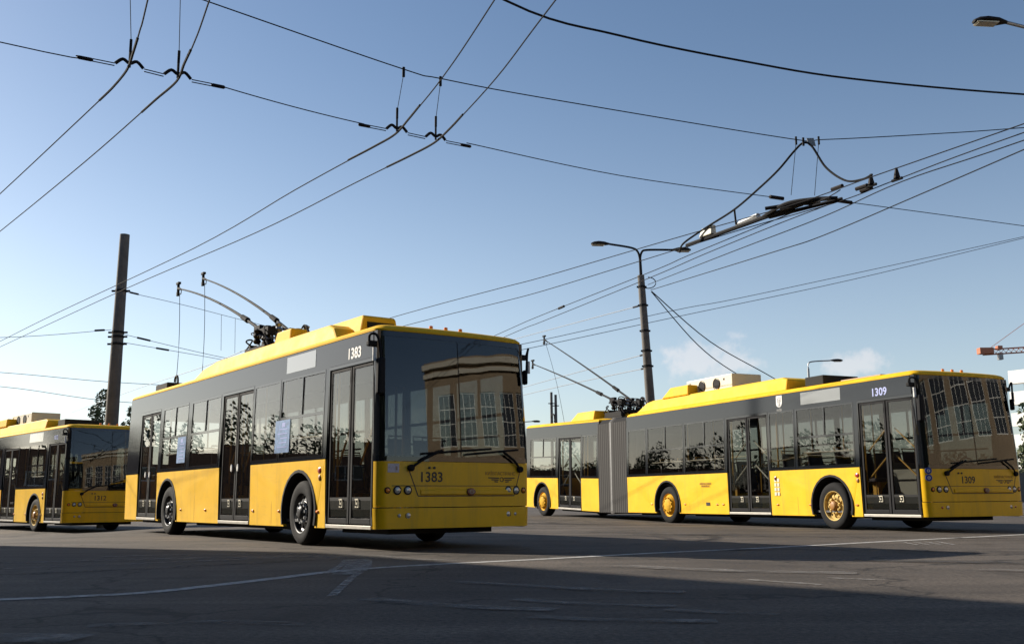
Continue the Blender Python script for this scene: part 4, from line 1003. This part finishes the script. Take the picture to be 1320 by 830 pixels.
# wires tied to the two concrete poles, far ones coloured paler as haze
wire('guy_cable', [(5.12, 36, 8.11), (7.51, 40, 6.72), (9.93, 44, 6.03), (13.5, 50, 5.6)], .02, 'left of two cables slanting down from the street lamp top', 'cable', M['wire'])
wire('guy_cable', [(5.14, 36, 8.11), (7.99, 40, 6.87), (11.23, 44, 6.02), (15, 50, 5.4)], .02, 'right of two cables slanting down from the street lamp top', 'cable', M['wire'])
b = MB(); P_ = [Vector((5.0 + .28 * math.sin(a), 35.9, 8.42 + .13 * math.cos(a) * 1.6)) for a in [R(20 * i) for i in range(16)]]; b.tube(P_, .018, 6); cb = b.build('cable_coil', M['rubber'], None, smooth=True); tag(cb, 'small black cable coil tied near the top of the street lamp', 'cable')
for pts, t in (([(4.8, 36, 7.62), (1.17, 50, 8.88), (-6, 78, 11.4)], 'highest'), ([(5.0, 36, 5.84), (1.54, 50, 6.43), (-5.4, 78, 7.5)], 'middle'), ([(5.03, 36, 5.33), (1.54, 50, 6.0), (-5.4, 78, 7.1)], 'lowest')):
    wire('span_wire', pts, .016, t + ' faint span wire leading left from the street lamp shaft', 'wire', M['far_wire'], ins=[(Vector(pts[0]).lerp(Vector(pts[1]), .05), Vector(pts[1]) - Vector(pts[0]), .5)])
for pts, t in (([(36, 60, 17.4), (31.64, 60, 16.39), (23.34, 60, 14.62), (13.72, 60, 12.6), (9.89, 60, 11.9), (1.4, 60, 10.04), (-8, 60, 8.2)], 'upper'), ([(36, 60, 17.3), (31.64, 60, 16.3), (20.66, 60, 13.7), (10.5, 60, 11.6), (1.4, 60, 9.7), (-8, 60, 7.9)], 'lower')):
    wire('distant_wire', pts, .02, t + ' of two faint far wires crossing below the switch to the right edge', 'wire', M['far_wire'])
lw = [(-13.52, 34, 7.84), (-12.59, 38, 8.09), (-11.57, 42, 8.25), (-9.5, 50, 8.6)]
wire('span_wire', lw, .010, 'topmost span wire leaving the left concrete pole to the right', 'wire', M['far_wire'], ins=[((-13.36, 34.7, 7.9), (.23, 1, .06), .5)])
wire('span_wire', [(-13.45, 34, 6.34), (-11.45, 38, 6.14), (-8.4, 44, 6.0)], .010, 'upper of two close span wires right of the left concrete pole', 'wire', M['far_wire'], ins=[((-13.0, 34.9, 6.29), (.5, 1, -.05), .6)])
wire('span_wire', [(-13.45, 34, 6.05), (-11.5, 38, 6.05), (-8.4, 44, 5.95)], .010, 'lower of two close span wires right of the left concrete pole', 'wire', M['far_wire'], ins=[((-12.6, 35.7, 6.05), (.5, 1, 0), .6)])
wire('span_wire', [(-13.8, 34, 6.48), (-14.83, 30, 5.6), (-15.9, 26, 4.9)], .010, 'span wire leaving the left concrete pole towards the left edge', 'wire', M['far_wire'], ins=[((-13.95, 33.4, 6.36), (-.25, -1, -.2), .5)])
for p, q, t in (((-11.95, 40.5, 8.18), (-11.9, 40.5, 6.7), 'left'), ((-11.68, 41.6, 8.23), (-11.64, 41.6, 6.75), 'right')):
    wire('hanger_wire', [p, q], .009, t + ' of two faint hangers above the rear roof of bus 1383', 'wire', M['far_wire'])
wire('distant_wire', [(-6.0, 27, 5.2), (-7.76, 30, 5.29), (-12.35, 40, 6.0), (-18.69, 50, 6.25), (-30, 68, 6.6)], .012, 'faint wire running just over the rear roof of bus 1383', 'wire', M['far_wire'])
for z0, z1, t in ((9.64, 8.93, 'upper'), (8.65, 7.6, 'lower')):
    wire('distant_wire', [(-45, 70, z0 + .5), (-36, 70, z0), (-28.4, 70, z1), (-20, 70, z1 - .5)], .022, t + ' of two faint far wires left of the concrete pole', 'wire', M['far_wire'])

# ------------------------------------------------------------------ buildings
def block(name, loc, rz, L, D, H, label, wallm, win_rows, win_w, win_h, gap, z0, panes=(4, 5), cornice=True, faces=(0,)):
    """a building: front along +x at y=0 facing -y in its own frame"""
    o = empty(name, loc, rz); nwin = int((L - gap) / (win_w + gap)); start = (L - nwin * (win_w + gap) + gap) / 2
    b = MB(); t = .35
    xs = [start + i * (win_w + gap) for i in range(nwin)]
    zs = [z0 + i * win_rows[1] for i in range(win_rows[0])]
    cur = 0
    for z in zs:
        b.box((0, 0, cur), (L, t, z)); px = 0
        for x in xs: b.box((px, 0, z), (x, t, z + win_h)); px = x + win_w
        b.box((px, 0, z), (L, t, z + win_h)); cur = z + win_h
    b.box((0, 0, cur), (L, t, H)); b.box((0, t, 0), (t, D, H)); b.box((L - t, t, 0), (L, D, H)); b.box((t, D - t, 0), (L - t, D, H))
    b.build('wall', wallm, o)
    b = MB(); b.box((t, t, H - .35), (L - t, D - t, H - .15)); b.build('roof', M['roofing'], o)
    if cornice:
        b = MB(); b.box((-.25, -.35, H - .55), (L + .25, -.003, H - .2)); b.box((-.15, -.22, H - 1.15), (L + .15, -.003, H - .85)); b.build('cornice', M['stone'], o)
    for z in zs:
        for x in xs:
            f = MB(); fw = .09
            f.box((x, .12, z), (x + fw, .22, z + win_h)); f.box((x + win_w - fw, .12, z), (x + win_w, .22, z + win_h)); f.box((x + fw, .12, z), (x + win_w - fw, .22, z + fw)); f.box((x + fw, .12, z + win_h - fw), (x + win_w - fw, .22, z + win_h))
            for i in range(1, panes[0]): f.box((x + win_w * i / panes[0] - .035, .14, z + fw), (x + win_w * i / panes[0] + .035, .2, z + win_h - fw))
            for i in range(1, panes[1]): f.box((x + fw, .135, z + win_h * i / panes[1] - .03), (x + win_w - fw, .205, z + win_h * i / panes[1] + .03))
            w_ = f.build('window', M['white'], o)
            g = MB(); g.box((x + fw, .16, z + fw), (x + win_w - fw, .18, z + win_h - fw)); g.build('pane', M['bglass'], w_)
    return tag(o, label, 'building')
# depot hall behind the camera on the right: it is what the windscreens mirror
block('depot_building', (38.5, 33.4, 0), math.atan2(-.935, -.36), 37.2, 14, 11.8, 'beige depot hall with tall white-framed windows mirrored in the windscreens', M['plaster'], (1, 6), 2.5, 4.4, .95, 4.9, (3, 4))
# panel block off to the left, which throws the long shadow over the foreground
block('apartment_building', (-7.9, 4.1, -.2), math.atan2(.76, -.648), 27, 14, 12.7, 'grey apartment block beside the yard whose shadow covers the foreground', M['greywall'], (4, 3), 1.5, 1.5, 1.6, 1.1, (2, 1), cornice=False)
# long garage row left of the yard, in its own shade: the dark lower half of every window reflection
block('garage_row', (-56, 18, -.2), R(90), 78, 8, 5.3, 'long low brown garage row left of the yard, mirrored in the bus windows', M['brick'], (1, 3), 2.4, 1.1, 3.6, 2.6, (3, 1), cornice=False)
# yard wall in front of the far trees
yw = MB(); yw.box((-110, 90, -.3), (110, 90.25, 2.5)); yw.box((-110, 89.9, 2.5), (110, 90.35, 2.65)); tag(yw.build('yard_wall', M['concrete']), 'long low concrete wall closing the yard far behind the buses', 'wall')
# white balconied block at the right edge
wb = empty('apartment_building', (64.9, 130, 0), R(-58)); b = MB(); b.box((1.2, 1, 0), (17, 12, 15.4)); b.build('wall', M['greywall'], wb)
for i in range(6):
    b = MB(); b.box((0, -.6 + .05 * i, 1.2 + 2.75 * i), (17, .99, 2.9 + 2.75 * i)); b.build('balcony', M['white'], wb)
b = MB(); b.box((.6, .5, 15.2), (17.2, 12.3, 15.75)); b.build('roof', M['white'], wb); tag(wb, 'white block with stacked balconies at the right edge of the view', 'building')
# tower crane
cr = empty('tower_crane', (105.3, 200, 0)); b = MB()
def lattice(b, p, q, s, n):
    p, q = Vector(p), Vector(q); d = (q - p).normalized(); a = d.cross(Vector((0, 1, .01))).normalized() * s / 2; c_ = d.cross(a).normalized() * s / 2
    cor = [a + c_, a - c_, -a - c_, -a + c_]
    for k in cor: b.tube([p + k, q + k], .09, 4)
    for i in range(n):
        m0, m1 = p.lerp(q, i / n), p.lerp(q, (i + 1) / n)
        for j in range(4): b.tube([m0 + cor[j], m1 + cor[(j + 1) % 4]], .05, 4)
lattice(b, (0, 0, 0), (0, 0, 29), 1.5, 18); b.build('mast', M['orange'], cr)
b = MB(); lattice(b, (-10.3, 0, 29.1), (0, 0, 29.7), 1.0, 10); b.build('counter_jib', M['orange'], cr)
b = MB(); lattice(b, (0, 0, 29.7), (35, 0, 31.5), 1.1, 24); b.build('jib', M['orange'], cr)
b = MB(); b.box((-11.3, -.8, 28.75), (-8.5, .8, 30.0)); b.box((-7.6, -.6, 29.6), (-6.6, .6, 30.4)); b.build('counterweight', M['orange'], cr, bevel=.05)
b = MB(); b.box((-7.4, -.5, 27.6), (-6.6, .5, 29.0)); b.build('ballast_block', M['grey'], cr)
b = MB(); lattice(b, (0, 0, 29.7), (0, 0, 36), 1.0, 5); b.tube([(0, 0, 36), (-9, 0, 29.9)], .05, 4); b.tube([(0, 0, 36), (25, 0, 31.3)], .05, 4); b.build('tower_head', M['orange'], cr)
tag(cr, 'orange tower crane jutting in from the right edge, far away', 'crane')

# ------------------------------------------------------------------ trees
def leaves(b, rnd, c_, r, n, s):
    for i in range(n):
        while True:
            d = Vector((rnd.uniform(-1, 1), rnd.uniform(-1, 1), rnd.uniform(-1, 1)))
            if d.length < 1: break
        p = Vector(c_) + Vector((d.x * r[0], d.y * r[1], d.z * r[2]))
        a = Vector((rnd.gauss(0, 1), rnd.gauss(0, 1), rnd.gauss(0, 1))).normalized(); e = a.orthogonal().normalized(); g = a.cross(e); k = s * rnd.uniform(.6, 1.3)
        b.add([p - e * k, p + g * k * .5, p + e * k, p - g * k * .5], [(0, 1, 2, 3)])
def tree(loc, H, W, label, seed, m, n=1400, s=.16, crown0=.3, narrow=1):
    rnd = random.Random(seed); o = empty('tree', loc); b = MB()
    b.tube([(0, 0, -.2), (.05, 0, H * .4), (.02, .05, H * .8)], [.16, .11, .04], 8)
    cl = []
    for i in range(9):
        z = H * (crown0 + (1 - crown0) * rnd.uniform(.05, .8)); a = rnd.uniform(0, 6.28); q = W * .5 * rnd.uniform(.3, .8) * (1.1 - .5 * z / H)
        e = (q * math.cos(a), q * math.sin(a), z + .3); b.tube([(.03, 0, z - H * .12), ((e[0]) * .5, e[1] * .5, z), e], [.05, .035, .015], 5); cl.append(e)
    b.build('trunk', M['bark'], o, smooth=True); b = MB()
    for e in cl + [(0, 0, H * .93), (0.1, .1, H * .8)]:
        rr = W * rnd.uniform(.16, .28) * narrow; leaves(b, rnd, e, (rr, rr, rr * 1.25), n // 11, s)
    b.build('crown', m, o); return tag(o, label, 'tree')
tree((-25.4, 62, 0), 7.5, 2.3, 'slim dark tree standing just left of the concrete pole', 3, M['leaf'], 2600, .11)
tree((-23.9, 63, 0), 6.7, 1.7, 'smaller dark tree half hidden behind the concrete pole', 9, M['leaf'], 1600, .11)
tree((51.6, 100, 0), 9.0, 5.5, 'dark green tree below the white block at the right edge', 5, M['leaf'], 2200, .3, .1)
rnd = random.Random(21); b = MB()
for i in range(150):
    x = -95 + 200 * i / 150; h = rnd.uniform(2.6, 5.2)
    leaves(b, rnd, (x + rnd.uniform(-.6, .6), 96 + rnd.uniform(-3, 6) + .0 * x, h * .45), (1.9, 1.6, h * .55), 520, .24)
tag(b.build('far_tree_belt', M['leaf2']), 'low belt of dusty trees far behind the buses', 'trees', kind='stuff')
b = MB()
for i in range(90):
    y = 22 + 75 * i / 90; h = rnd.choice((4.6, 5.0, 6.0, 7.0, 8.6)) * rnd.uniform(.88, 1.1)
    leaves(b, rnd, (-62 + rnd.uniform(-3, 3) - .15 * (y - 22), y, h * .5), (1.6, 1.9, h * .55), 1100, .21)
tag(b.build('roadside_trees', M['leaf']), 'tree row left of the yard, mirrored in the bus windows', 'trees', kind='stuff')
rnd = random.Random(33); b = MB()
for i in range(60):
    x = -24 + 46 * i / 60; h = rnd.uniform(12, 16)
    leaves(b, rnd, (x + rnd.uniform(-1, 1), -17 + rnd.uniform(-2, 2), h * .5), (2.2, 2.0, h * .54), 260, .8)
tag(b.build('sky_block_trees', M['leaf']), 'unseen tall trees added behind the viewer to block sky light', 'trees', kind='stuff')  # added out of view to cut sky light on foreground and bus fronts
